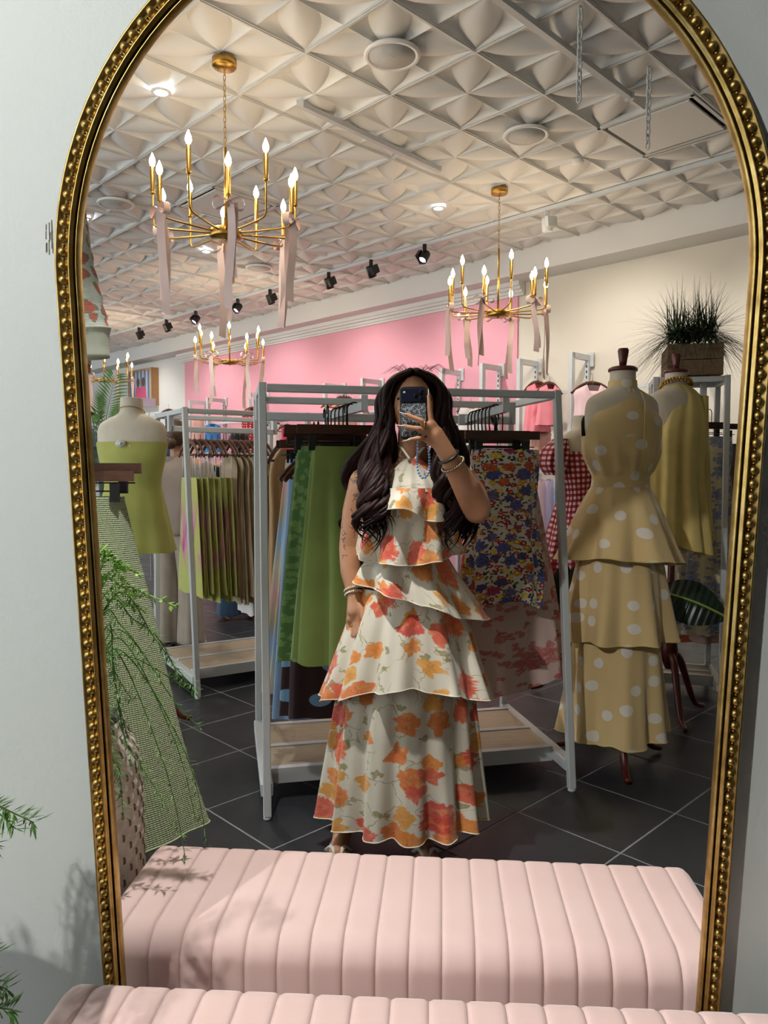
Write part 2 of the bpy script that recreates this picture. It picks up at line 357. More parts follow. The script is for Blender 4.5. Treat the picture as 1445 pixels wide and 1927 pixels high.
# toile prints
def toile(name, base, ink, cell=0.085):
    g = Mat(name, 0.8, 0, 0.1, 0.3); uv = g.uv(); c = g.mix(0.0, base, base)
    m, rc, q, a = g.flowers(uv, cell, 0.42, 6, 0.8, 0.95, 1.0, 0.5, 0.08, 0.45); inner = g.step(g.noise(uv, 130.0, 4.0), 0.38, 0.55)
    c = g.mix(g.math('MULTIPLY', m, g.math('ADD', 0.35, g.math('MULTIPLY', inner, 0.6))), c, ink)
    m, rc, q, a = g.flowers(uv, cell * .38, 0.45, 2, 0.6, 0.95, 2.0, 0.4, 0.08, 0.8); c = g.mix(g.math('MULTIPLY', m, 0.8), c, ink); g.color(c); return g.m
M['blue_toile'] = toile('blue_toile_on_cream', '#cfc4a4', '#7886ad')
M['pink_toile'] = toile('coral_toile_on_blush', '#dfc4ba', '#c96c66', 0.1)
M['coral_floral'] = toile('coral_floral', '#e3c2b4', '#d8492b', 0.16)
# lime skirt with big pink flower band
g = Mat('lime_pink_placed_flower', 0.8, 0, 0.15, 0.3); uv = g.uv(); sp = g.n('SeparateXYZ'); g.put(sp.inputs[0], uv)
d = g.math('ABSOLUTE', g.math('ADD', sp.outputs[1], 0.36)); pf = g.math('MULTIPLY', g.math('SUBTRACT', 1.0, g.step(d, 0.05, 0.26)), g.step(g.noise(g.vmath('MULTIPLY', uv, (14, 3, 1)), 1.0, 3.0), 0.42, 0.55))
c = g.mix(pf, '#b6b864', g.ramp(g.noise(g.vmath('MULTIPLY', uv, (60, 6, 1)), 1.0), [(0.35, '#a33c6e'), (0.6, '#d98fb0')])); g.color(c); M['lime_print'] = g.m
# green devore skirt
g = Mat('green_vine_jacquard', 0.7, 0, 0.2, 0.4); uv = g.uv(); m, rc, q, a = g.flowers(uv, 0.03, 0.45, 6, 0.9, 0.95, 2.0, 0.4, 0.08, 0.4)
g.color(g.mix(g.math('MULTIPLY', m, 0.6), '#4a6f35', '#7d9c58')); M['green_vine'] = g.m
# striped long skirt
g = Mat('pastel_tie_stripe', 0.8, 0, 0.1, 0.3); uv = g.uv(); sp = g.n('SeparateXYZ'); g.put(sp.inputs[0], uv)
g.color(g.ramp(g.math('FRACT', g.math('MULTIPLY', sp.outputs[1], 2.2)), [(0, '#bfb79d'), (0.3, '#8aa3bd'), (0.5, '#a59a7b'), (0.75, '#c79c92'), (1, '#bfb79d')])); M['tie_stripe'] = g.m
# rose sweater knit
g = Mat('rose_print_ribbed_knit', 0.9, 0, 0.2, 0.2); uv = g.uv(); c = g.mix(0.0, '#c6ccc0', '#c6ccc0')
lm, rcl, ql, al = g.flowers(uv, 0.05, 0.45, 3, 0.7, 0.6, 4.0, 0.3, 0.08, 0.7); c = g.mix(g.math('MULTIPLY', lm, 0.75), c, '#5c6f50')
m, rc, q, a = g.flowers(uv, 0.05, 0.34, 6, 0.8, 0.6, 4.0, 0.3, 0.08, 0.25); c = g.mix(m, c, '#c4705e'); g.color(c)
sp = g.n('SeparateXYZ'); g.put(sp.inputs[0], uv); g.bump(g.math('SINE', g.math('MULTIPLY', sp.outputs[1], 1500.0)), 0.5, 0.002); M['rose_knit'] = g.m
M['cuff'] = cloth('pale_knit_cuff', '#c3c7b6')
# leopard phone case
g = Mat('leopard_phone_back', 0.6, 0, 0, 0.2); uv = g.uv(); vo = g.n('TexVoronoi', voronoi_dimensions='2D'); vo.inputs['Scale'].default_value = 105.0
g.put(vo.inputs['Vector'], g.vmath('ADD', uv, g.vmath('SCALE', g.noisec(uv, 90.0), scale=0.006))); q = vo.outputs['Distance']
ring = g.math('MULTIPLY', g.step(q, 0.16, 0.22), g.math('SUBTRACT', 1.0, g.step(q, 0.40, 0.46))); g.color(g.mix(ring, '#8d9298', '#0e0f12')); M['leopard'] = g.m
M['phone_glass'] = plain('navy_camera_plateau', '#12162a', 0.35, 0.0, spec=0.3)
M['lens'] = plain('lens_glass', '#06060a', 0.05)
M['flash'] = plain('flash_lens', '#d9cdb6', 0.3)
# foliage
def leafm(name, c0, c1, rough=0.5):
    g = Mat(name, rough, 0, 0, 0.4); o = g.obj(); g.color(g.ramp(g.noise(o, 14.0, 4.0), [(0.3, c0), (0.7, c1)])); return g.m
M['fern'] = leafm('fern_green', '#3f6a2c', '#6d9a48'); M['fern_light'] = leafm('boxwood_light_green', '#5f9a38', '#a2c95a')
M['grass'] = leafm('dark_grass_green', '#1f3020', '#39502f'); M['palm'] = leafm('palm_green', '#3d6428', '#6d9440')
M['palm_dark'] = leafm('blue_palm_green', '#3b4d46', '#556a5c'); M['big_leaf'] = leafm('glossy_dark_leaf', '#142019', '#22352a', 0.3); M['midrib'] = plain('leaf_midrib', '#86a046', 0.5)
g = Mat('white_woven_rattan', 0.7); o = g.obj(); uv = g.uv(); sp = g.n('SeparateXYZ'); g.put(sp.inputs[0], uv)
row = g.math('FLOOR', sp.outputs[1]); su = g.math('FRACT', g.math('ADD', sp.outputs[0], g.math('MULTIPLY', row, 0.5))); sv = g.math('FRACT', sp.outputs[1])
slot = g.math('MULTIPLY', g.math('LESS_THAN', g.math('ABSOLUTE', g.math('SUBTRACT', su, 0.5)), 0.06), g.math('LESS_THAN', g.math('ABSOLUTE', g.math('SUBTRACT', sv, 0.5)), 0.33))
g.color(g.mix(slot, g.ramp(g.noise(o, 30.0, 4.0), [(0.3, '#c3b7a6'), (0.7, '#ded6ca')]), '#6b5f52')); M['basket'] = g.m
M['soil'] = plain('dark_soil', '#2b221b', 0.95)
# framed photograph of two people in pink
g = Mat('printed_photograph', 0.5); uv = g.uv(); sp = g.n('SeparateXYZ'); g.put(sp.inputs[0], uv)
c = g.ramp(g.math('FRACT', g.math('MULTIPLY', sp.outputs[0], 6.0)), [(0, '#8c97ab'), (0.5, '#4a5263'), (0.8, '#a9b4c4')])
for cxp, w in ((0.42, 0.1), (0.66, 0.1)):
    b1 = g.math('LESS_THAN', g.math('ABSOLUTE', g.math('SUBTRACT', sp.outputs[0], cxp)), g.math('SUBTRACT', 0.17, g.math('MULTIPLY', sp.outputs[1], 0.13)))
    c = g.mix(g.math('MULTIPLY', b1, g.math('LESS_THAN', sp.outputs[1], 0.52)), c, '#bf4a70')
    hd = g.math('LESS_THAN', g.math('ADD', g.math('POWER', g.math('MULTIPLY', g.math('SUBTRACT', sp.outputs[0], cxp), 1.0), 2.0), g.math('POWER', g.math('MULTIPLY', g.math('SUBTRACT', sp.outputs[1], 0.66), 0.55), 2.0)), 0.006)
    c = g.mix(hd, c, '#5c4036')
g.color(c); M['photo'] = g.m
M['lilac_card'] = plain('lilac_card', '#d9c8e6', 0.6)

# ================================================================== STRUCTURE
# the mirror's plane: a-axis right, b-axis up, m points into the mirror; the shop seen in the glass is built beyond it
YA, BE, MD = math.radians(2.6), math.radians(5.7), 1.12
MM = Vector((math.sin(YA) * math.cos(BE), math.cos(YA) * math.cos(BE), math.sin(BE)))
MA = Vector((math.cos(YA), -math.sin(YA), 0)); MBV = MA.cross(MM)
CAMP = Vector((0, 0, CAMZ))
def mp(a, b, d=0.0): return CAMP + MM * (MD + d) + MA * a + MBV * b
A0, B0, RB, BOT = -0.015, 0.165, 0.505, -1.14               # arch centre, springing height, bead radius, bottom
def arch_path(r, n=64, bot=BOT):
    """outline of the arched mirror at half-width r, from lower left over the top to lower right"""
    pts = [(A0 - r, bot + (B0 - bot) * k / 20) for k in range(20)]
    pts += [(A0 - r * math.cos(PI * k / n), B0 + r * math.sin(PI * k / n)) for k in range(n + 1)]
    pts += [(A0 + r, B0 + (bot - B0) * k / 20) for k in range(1, 21)]
    return pts
# wall around the mirror
mb = MB(); hole = arch_path(0.502); n = len(hole); d0, d1 = 0.022, 0.036
outer = []
for a, b in hole:
    if b > B0:
        t = math.atan2(b - B0, a - A0); k = (3.3 if math.cos(t) > 0 else 1.7) / max(abs(math.cos(t)), 1e-3); k2 = 1.95 / max(abs(math.sin(t)), 1e-3); k = min(k, k2)
        outer.append((A0 + k * math.cos(t), B0 + k * math.sin(t)))
    else: outer.append((A0 + (3.3 if a > A0 else -1.7), b))
rows = [[mp(a, b, d1) for a, b in hole], [mp(a, b, d0) for a, b in hole], [mp(a, b, d0) for a, b in outer], [mp(a, b, d1) for a, b in outer], [mp(a, b, d1) for a, b in hole]]
mb.loft(rows, False, False, smooth=False)
zb = -1.415
for d in (d0, d1):
    q = [mp(-1.7 + A0, BOT, d), mp(3.3 + A0, BOT, d), mp(3.3 + A0, zb, d), mp(-1.7 + A0, zb, d)]
    mb.add(q, [(0, 1, 2, 3)], smooth=False)
q = [mp(A0 - .502, BOT, d0), mp(A0 + .502, BOT, d0), mp(A0 + .502, BOT, d1), mp(A0 - .502, BOT, d1)]; mb.add(q, [(0, 1, 2, 3)], smooth=False)
w = mb.build('wall_mirror', M['front_wall']); tag(w, 'pale grey-white textured wall around the arched mirror', 'wall', kind='structure')
# scuff on the wall left of the frame
mb = MB(); rr = random.Random(4)
for k in range(16):
    a = -0.556 + rr.uniform(-.007, .007); b = 0.235 + rr.uniform(-.02, .02); L = rr.uniform(.008, .022)
    mb.add([mp(a, b - L / 2, d0 - .0006), mp(a + .0012, b - L / 2, d0 - .0006), mp(a + .002, b + L / 2, d0 - .0006), mp(a + .001, b + L / 2, d0 - .0006)], [(0, 1, 2, 3)], smooth=False)
mb.build('scuff_mark', plain('dark_scuff', '#6d6552', 0.9), w)

# floor with slate tiles laid along the shop's walls
S = 0.42; fu, fv = 1.20, 2.293
base = MB(); base.add([uvz(-8, -3.2, -.0015), uvz(24, -3.2, -.0015), uvz(24, 6.4, -.0015), uvz(-8, 6.4, -.0015)], [(0, 1, 2, 3)], smooth=False)
floor = base.build('floor', M['grout']); tag(floor, 'dark slate tile floor with pale grout lines', 'floor', kind='structure')
tm = MB(); e = S / 2 - 0.0035
tm.add([(-e, -e, -.012), (e, -e, -.012), (e, e, -.012), (-e, e, -.012), (-e, -e, -.001), (e, -e, -.001), (e, e, -.001), (-e, e, -.001), (-e + .002, -e + .002, 0), (e - .002, -e + .002, 0), (e - .002, e - .002, 0), (-e + .002, e - .002, 0)],
       [(0, 1, 5, 4), (1, 2, 6, 5), (2, 3, 7, 6), (3, 0, 4, 7), (4, 5, 9, 8), (5, 6, 10, 9), (6, 7, 11, 10), (7, 4, 8, 11), (8, 9, 10, 11)], smooth=False)
tile_me = tm.mesh('floor_tile', M['slate'])
def pix(P):
    d = P - CAMP; y = d.y * math.cos(PITCH) - d.z * math.sin(PITCH); z = d.y * math.sin(PITCH) + d.z * math.cos(PITCH)
    if y < .05: return None
    return CX + F_PX * d.x / y, CY - F_PX * z / y
cells = []
for i in range(-20, 50):
    for j in range(-13, 10):
        P = uvz(fu + (i + .5) * S, fv + (j + .5) * S, 0)
        if (P.x * V.x + P.y * V.y) > 6.3: continue
        p = pix(P); vis = p is not None and 120 < p[0] < 1420 and p[1] < 1800 and P.y > 1.5
        cells.append((0 if vis else 1, P.length, P))
cells.sort(key=lambda c: (c[0], c[1]))
for k, (_, _, P) in enumerate(cells[:290]):
    o = link('floor_tile', tile_me, floor, P, (0, 0, math.atan2(V.y, V.x)))
rest = MB()
for _, _, P in cells[290:]:
    Mx = Matrix.Translation(P) @ ROOMROT
    rest.add([v for v in tm.v], tm.f, None, False, Mx)
o = rest.build('floor_tile_field', M['slate'], floor); o['kind'] = 'stuff'

# ceiling: embossed petal tiles in a white grid
mb = MB(); mb.add([uvz(-8, -3.2, CEIL + .06), uvz(24, -3.2, CEIL + .06), uvz(24, 6.4, CEIL + .06), uvz(-8, 6.4, CEIL + .06)], [(3, 2, 1, 0)], smooth=False)
mb.add([uvz(-8, -3.2, CEIL + .10), uvz(24, -3.2, CEIL + .10), uvz(24, 6.4, CEIL + .10), uvz(-8, 6.4, CEIL + .10)], [(0, 1, 2, 3)], smooth=False)
ceiling = mb.build('ceiling', M['ceiling']); tag(ceiling, 'white ceiling of embossed petal tiles in a grid', 'ceiling', kind='structure')
T = 0.607; cu, cv = 2.455, 3.02
def tile_mesh(NP=18, NI=8, NO=4):
    t = MB(); hs = T / 2 - 0.011
    for q in range(4):
        rows = []
        for i in range(NP + 1):
            p = i / NP; qm = min(p, 1 - p); wd = 0.25 * math.sin(PI * p ** 1.05) ** 0.75 if 0 < p < 1 else 0
            wd = min(wd, qm * 0.86); row = []
            xs = [-qm + (qm - wd) * k / NO for k in range(NO)] + [-wd + 2 * wd * k / NI for k in range(NI)] + [wd + (qm - wd) * k / NO for k in range(NO + 1)]
            for x in xs:
                edge = 0.034 * math.sin(PI * p) ** .8 if 0 < p < 1 else 0.0
                if wd > 1e-6 and abs(x) <= wd + 1e-9: h = edge - 0.040 * (1 - (x / wd) ** 2) * math.sin(PI * p)
                else:
                    e = (abs(x) - wd) / max(qm - wd, 1e-6); h = edge * (1 - e ** 1.6)
                s, tt = p + x, p - x
                s, tt = [(s, tt), (-tt, s), (-s, -tt), (tt, -s)][q]
                row.append(Vector((s * hs, tt * hs, h)))
            rows.append(row)
        for a_, b_ in ((0, NO), (NO, NO + NI), (NO + NI, 2 * NO + NI)): t.loft([r_[a_:b_ + 1] for r_ in rows], False, False)
    t.box((hs, 0, .008), (.001, 2 * hs, .016)); return t
ct = tile_mesh()
for me_ in [ct.mesh('ceiling_tile', M['ceiling'])]: ceil_me = me_
low = tile_mesh(8, 4, 1)
skip_uv = [(2.16, 4.50), (5.226, 3.315)]
cells = []
for i in range(-8, 26):
    for j in range(-10, 5):
        u, v = cu + (i + .5) * T, cv + (j + .5) * T
        if v > 6.0: continue
        if any(abs(u - a) < .31 and abs(v - b) < .31 for a, b in skip_uv): continue
        P = uvz(u, v, CEIL); p = pix(P); vis = p is not None and 100 < p[0] < 1445 and p[1] > -120 and P.y > 1.5
        cells.append((0 if vis else 1, P.length, P))
cells.sort(key=lambda c: (c[0], c[1]))
for _, _, P in cells[:290]: link('ceiling_tile', ceil_me, ceiling, P, (0, 0, math.atan2(V.y, V.x)))
rest = MB()
for _, d, P in cells[290:]: rest.add(low.v, low.f, None, True, Matrix.Translation(P) @ ROOMROT)
o = rest.build('ceiling_tile_field', M['ceiling'], ceiling); o['kind'] = 'stuff'
for i in range(-8, 27):
    mb = MB(); u = cu + i * T; mb.bar(uvz(u, -3.2, CEIL - .001), uvz(u, 6.0, CEIL - .001), .026, .010); mb.bar(uvz(u, -3.2, CEIL - .008), uvz(u, 6.0, CEIL - .008), .010, .005); mb.build('grid_bar', M['tbar'], ceiling)
for j in range(-10, 6):
    v = cv + j * T
    if v > 6.0: continue
    mb = MB(); mb.bar(uvz(-7, v, CEIL - .001), uvz(22, v, CEIL - .001), .026, .0104); mb.bar(uvz(-7, v, CEIL - .008), uvz(22, v, CEIL - .008), .010, .0054); mb.build('grid_bar', M['tbar'], ceiling)

# back wall with its header
def rbox(mb, u0, u1, v0, v1, z0, z1):
    q = [uvz(u, v, z) for z in (z0, z1) for v in (v0, v1) for u in (u0, u1)]
    mb.add(q, [(0, 2, 3, 1), (4, 5, 7, 6), (0, 1, 5, 4), (2, 6, 7, 3), (0, 4, 6, 2), (1, 3, 7, 5)], smooth=False)
mb = MB(); rbox(mb, -6, 4.53, 6.30, 6.4, 0, 3.18); wall = mb.build('wall_back', M['cream_wall']); tag(wall, 'cream wall to the right of the pink wall section', 'wall', kind='structure')
mb = MB(); rbox(mb, 4.53, 11.19, 6.28, 6.4, 0, 3.18); wp = mb.build('wall_back', M['pink_wall']); tag(wp, 'pink feature wall behind the clothes racks', 'wall', kind='structure')
mb = MB(); rbox(mb, 11.19, 24, 6.30, 6.4, 0, 3.18); wl = mb.build('wall_back', M['header']); tag(wl, 'white wall at far left with framed picture', 'wall', kind='structure')
mb = MB(); rbox(mb, -6, 24, 5.99, 6.45, 3.175, CEIL + .06); hd = mb.build('trim_1', M['header']); tag(hd, 'long white header beam above the back wall', 'header', kind='structure')
mb = MB()
for k, (dv, z0, z1) in enumerate(((.10, 3.13, 3.175), (.075, 3.10, 3.13), (.04, 3.07, 3.10), (.02, 3.045, 3.07))): rbox(mb, 4.45, 11.3, 6.28 - dv, 6.29, z0, z1)
cr = mb.build('trim_2', M['header']); tag(cr, 'white crown moulding along the top of the pink wall', 'moulding', kind='structure')
mb = MB(); rbox(mb, -6.1, -6, -3.2, 6.4, 0, CEIL + .06); ws = mb.build('wall_right', M['cream_wall']); tag(ws, 'cream side wall at the right end of the shop', 'wall', kind='structure')
mb = MB(); rbox(mb, -6, 1.2, -3.3, -3.2, 0, CEIL + .06); ws = mb.build('wall_daylight_block', M['cream_wall']); tag(ws, 'unseen cream wall added behind the viewer to block part of the daylight', 'wall', kind='structure')  # unseen wall put in to cut the daylight reaching the mirror wall
mb = MB(); rbox(mb, 22, 22.1, -3.2, 6.4, 0, CEIL + .06); ws = mb.build('wall_far', M['header']); tag(ws, 'white end wall far down the shop', 'wall', kind='structure')

# ================================================================== MIRROR
mirror = thing('mirror', 'tall arched gold-framed mirror with beaded border on the pale wall', 'mirror', mp(A0, BOT))
def frame_strip(prof, name, mat):
    """prof: (half-width, depth towards viewer) pairs swept round the arch"""
    rings = [[mp(a, b, -d) for a, b in arch_path(r)] for r, d in prof]
    MB().loft(rings, False, False).build(name, mat, mirror, True)
frame_strip([(.518, -.03), (.518, .012), (.516, .015), (.5135, .015), (.512, .010), (.499, .010), (.4965, .016), (.4955, .018), (.4935, .018), (.4925, .015), (.4905, .013)], 'frame', M['gold'])
frame_strip([(.4905, .013), (.4900, .006), (.4885, .006), (.4882, .011)], 'frame_groove', M['gold_dark'])
frame_strip([(.4882, .011), (.487, .0125), (.4855, .012), (.4842, .009), (.4840, .0), (.4845, -.004)], 'inner_lip', M['gold'])
mb = MB(); mb.bar(mp(A0 - .518, BOT + .012, 0), mp(A0 + .518, BOT + .012, 0), .024, .045, up=tuple(MBV)); mb.build('bottom_rail', M['gold'], mirror, True)
bead = MB(); bead.lathe([(.0001, .0085), (.003, .0079), (.0056, .0060), (.0071, .0030), (.0076, 0), (.0076, -.001)], 14)
bead_me = bead.mesh('bead', M['gold'])
fil = MB(); fil.lathe([(.0001, .0026), (.0016, .0018), (.0024, 0)], 8); fil_me = fil.mesh('bead_spacer', M['gold'])
path = []; sp_ = 0.0197; total = 2 * (B0 - BOT - .03) + PI * RB; nb = int(total / sp_)
mrot = Matrix((MA, MBV, -MM)).transposed().to_euler()
def on_path(s):
    L = B0 - BOT - .03
    if s < L: return A0 - RB, BOT + .03 + s
    s -= L
    if s < PI * RB: t = s / RB; return A0 - RB * math.cos(t), B0 + RB * math.sin(t)
    return A0 + RB, B0 - (s - PI * RB)
base_l = Vector(mirror.location)
for k in range(nb):
    a, b = on_path((k + .5) * total / nb); link('bead', bead_me, mirror, mp(a, b, -.0105) - base_l, mrot)
spb = MB()
for k in range(1, nb):
    a, b = on_path(k * total / nb); Mx = Matrix.Translation(mp(a, b, -.0105)) @ mrot.to_matrix().to_4x4(); spb.add(fil.v, fil.f, None, True, Mx)
o = spb.build('bead_spacers', M['gold'], mirror, True); o['kind'] = 'stuff'

# ================================================================== BENCHES (in front of the mirror, and as the mirror shows it)
def bench(label, loc, rz):
    t = thing('bench', label, 'bench', loc, rz)
    L, D, H, NCH = 1.20, 0.36, 0.45, 20; cw = L / NCH
    def channel(x0, x1, endl, endr):
        mb = MB(); rings, uvs = [], []
        def sect(x, ins):
            hh, dd, rc = H - .005 - ins, D / 2 - ins, .055; pts = []
            pts.append((dd, .13)); pts.append((dd, H - rc - .08))
            for k in range(9):
                a = PI / 2 * k / 8; pts.append((dd - rc + rc * math.cos(a), hh - rc + rc * math.sin(a)))
            left = [(-y, z) for y, z in pts[::-1]]
            return [Vector((x, y, z)) for y, z in pts + left]
        N = 8
        for i in range(N + 1):
            t_ = i / N; x = lerp(x0, x1, t_); s = abs(2 * t_ - 1); ins = 0.0024 * s ** 9
            if endl and t_ < .5: ins = .0055 * 0 + .055 * (1 - math.sqrt(max(0, 1 - (1 - 2 * t_) ** 2)))
            if endr and t_ > .5: ins = .055 * (1 - math.sqrt(max(0, 1 - (2 * t_ - 1) ** 2)))
            rings.append(sect(x, ins))
        mb.loft(rings, False, True); return mb
    mid = channel(-cw / 2, cw / 2, 0, 0).mesh('tufted_channel', M['velvet'])
    for k in range(NCH):
        x = -L / 2 + (k + .5) * cw
        if k in (0, NCH - 1):
            channel(x - cw / 2, x + cw / 2, k == 0, k == NCH - 1).build('tufted_channel', M['velvet'], t)
        else: link('tufted_channel', mid, t, (x, 0, 0))
    MB().box((0, 0, .12), (L - .04, D - .03, .03)).build('base_frame', M['dark_wood'], t)
    for sx in (-1, 1):
        for sy in (-1, 1):
            MB().lathe([(.012, 0), (.016, .02), (.022, .11)], 12, (sx * (L / 2 - .08), sy * (D / 2 - .06), 0)).build('leg', M['brass'], t)
    return t
bench('pink channel-tufted velvet bench at the bottom edge, in front of the gold frame', (0.065, 0.988, 0.018), math.radians(-3.3))
bench('pink channel-tufted velvet bench seen whole inside the mirror', (0.060, 1.462, 0), math.radians(-4.4))

# ================================================================== CEILING FIXTURES
def disc_thing(name, label, cat, u, v, parts, group=None):
    P = uvz(u, v, CEIL - .012); t = thing(name, label, cat, P, math.atan2(V.y, V.x), group)
    for nm, prof, mat in parts: MB().lathe(prof, 36, caps=False).build(nm, mat, t)
    return t
spk = [('bezel', [(.118, .0), (.140, -.004), (.143, -.014), (.138, -.022), (.120, -.020), (.116, -.014)], M['ceiling']), ('grille', [(.0001, -.0185), (.117, -.0185), (.117, -.010)], M['grey_mesh'])]
for (u, v), lb in zip(((2.747, 2.719), (2.798, 3.944), (5.764, 2.654), (6.527, 4.536)), ('round ceiling speaker, biggest one near the top centre', 'round ceiling speaker above the right chandelier', 'round ceiling speaker at far left beside the frame', 'round ceiling speaker seen behind the hanging ribbons')):
    t = disc_thing('ceiling_speaker', lb, 'speaker', u, v, spk, 'round ceiling speakers')
    MB().box((0, 0, -.0192), (.035, .004, .001)).build('badge', M['white_paint'], t)
dl = [('trim_ring', [(.036, 0), (.055, -.002), (.056, -.008), (.05, -.011), (.037, -.009)], M['ceiling']), ('lens', [(.0001, -.006), (.037, -.006), (.037, -.002)], M['led'])]
for (u, v), lb in zip(((3.918, 2.075), (4.06, 4.545), (6.312, 2.627), (6.419, 3.848)), ('lit recessed downlight left of the big chandelier', 'lit recessed downlight left of the right chandelier', 'lit recessed downlight at far left against the frame', 'lit recessed downlight below the big chandelier hub')):
    disc_thing('downlight', lb, 'downlight', u, v, dl, 'recessed downlights')
    p = uvz(u, v, CEIL - .05); lamp('downlight_beam', 'SPOT', p, 55, (1, .95, .88), p - Vector((0, 0, 1)), .05, 110, .8)
disc_thing('sprinkler', 'small round sprinkler cover on a ceiling tile', 'sprinkler', 2.798, 4.543, [('cover', [(.0001, -.014), (.036, -.014), (.04, -.01), (.04, 0)], M['ceiling'])])
for (u, v), lb in (((2.16, 4.50), 'square ceiling air vent with dark slot at upper right'), ((5.226, 3.315), 'square ceiling air vent behind the big chandelier')):
    t = thing('air_vent', lb, 'air vent', uvz(u, v, CEIL), math.atan2(V.y, V.x), 'square air vents')
    MB().box((0, 0, .03), (.59, .59, .01)).build('plenum', M['black'], t); MB().box((0, 0, -.012), (.50, .50, .012)).build('panel', M['ceiling'], t)
    for k in range(4):
        a = k * PI / 2; Mx = Matrix.Rotation(a, 4, 'Z'); MB().box((.288, 0, .0), (.02, .596, .03), Mx).build('vent_rim', M['tbar'], t)
# tracks
def track(label, p0, p1):
    t = thing('light_track', label, 'light track', p0)
    MB().bar(p0, p1, .034, .03).build('rail', M['white_paint'], t, True)
    for e in (p0, p1): MB().box(e, (.04, .04, .034)).build('end_cap', M['white_paint'], t, True)
    return t
zt = CEIL - .026
track('long white light track running along the back wall', uvz(1.2, 5.16, zt), uvz(13.5, 5.13, zt))
track('short white light track beside the big chandelier', uvz(3.47, 2.70, zt), uvz(3.53, 3.95, zt))
track('white light track at upper right near the hanging chains', uvz(2.09, 2.4, zt), uvz(2.11, 3.95, zt))
def spot(label, u, v, aim, black=True, lit=True):
    P = uvz(u, v, CEIL - .045); t = thing('track_spotlight', label, 'spotlight', P, 0, 'track spotlights')
    mat = M['black'] if black else M['white_paint']
    d = (Vector(aim) - P).normalized(); c = Vector((0, 0, -.10)); s = d.cross(Vector((0, 0, 1))).normalized()
    MB().bar((0, 0, .01), (0, 0, -.05), .05, .035).build('adapter', mat, t); MB().bar((0, 0, -.05), c, .014, .014).build('stem', mat, t)
    MB().bar(c + s * .05 - d * .05, c + s * .05 + d * .03, .035, .10).build('driver_box', mat, t)
    q = d.to_track_quat('Z', 'Y').to_matrix().to_4x4(); Mx = Matrix.Translation(c) @ q
    MB().lathe([(.0001, -.055), (.034, -.055), (.04, -.04), (.042, .055), (.036, .058), (.034, .03)], 20, M=Mx).build('head', mat, t)
    MB().lathe([(.0001, .036), (.034, .036), (.034, .03)], 16, M=Mx).build('lens', M['led'] if lit else M['lens'], t)
SPOTU = [4.75, 5.47, 6.12, 7.17, 7.84, 8.83, 9.62, 10.44]
ORD = ['nearest, first from the right', 'second from the right', 'third from the right', 'fourth from the right', 'fifth from the right', 'sixth from the right', 'seventh from the right', 'last at far left']
for k, u in enumerate(SPOTU):
    lit = k in (0, 4, 5)
    aim = uvz(u - .25, 2.6, 0.4) if lit else uvz(u + .1, 6.25, 1.4)
    spot('black track spotlight under the ceiling, ' + ORD[k], u, 5.13, aim, True, lit)
spot('white cylinder track spotlight near the right wall', 3.45, 5.16, uvz(3.4, 5.4, 1.2), False, True)
for u in (1.6, 3.2, 5.0, 6.6, 8.3, 10.0, 12.0):
    p = uvz(u, 5.05, CEIL - .16); lamp('track_beam', 'SPOT', p, 50, (1, .96, .90), uvz(u + .1, 6.3, 1.55), .05, 105, .9)
# hanging chains
for px_, y0, y1, d, lb in ((1090, -40, 192, 3.45, 'white plastic chain hanging at top, left one'), (1219, 120, 281, 3.95, 'white plastic chain hanging in front of the square vent')):
    p0 = at(px_, y0, d); p0.z = CEIL - .01; p1 = at(px_ - 1, y1, d); n = int((p0.z - p1.z) / .034)
    t = thing('hanging_chain', lb, 'chain', p1, 0, 'hanging white chains')
    for k in range(n):
        z = p1.z + .02 + k * .034; pts = []
        for i in range(14):
            a = 2 * PI * i / 14; x, zz = .0115 * math.cos(a), .0135 * math.sin(a) + (.0085 if math.sin(a) > 0 else -.0085)
            pts.append(Vector((x, 0, zz)) if k % 2 else Vector((0, x, zz)))
        MB().tube([Vector((p1.x, p1.y, z)) + Matrix.Rotation(.6, 3, 'Z') @ q for q in pts], .0042, 6, closed=True).build('chain_link', M['white_paint'], t, True)

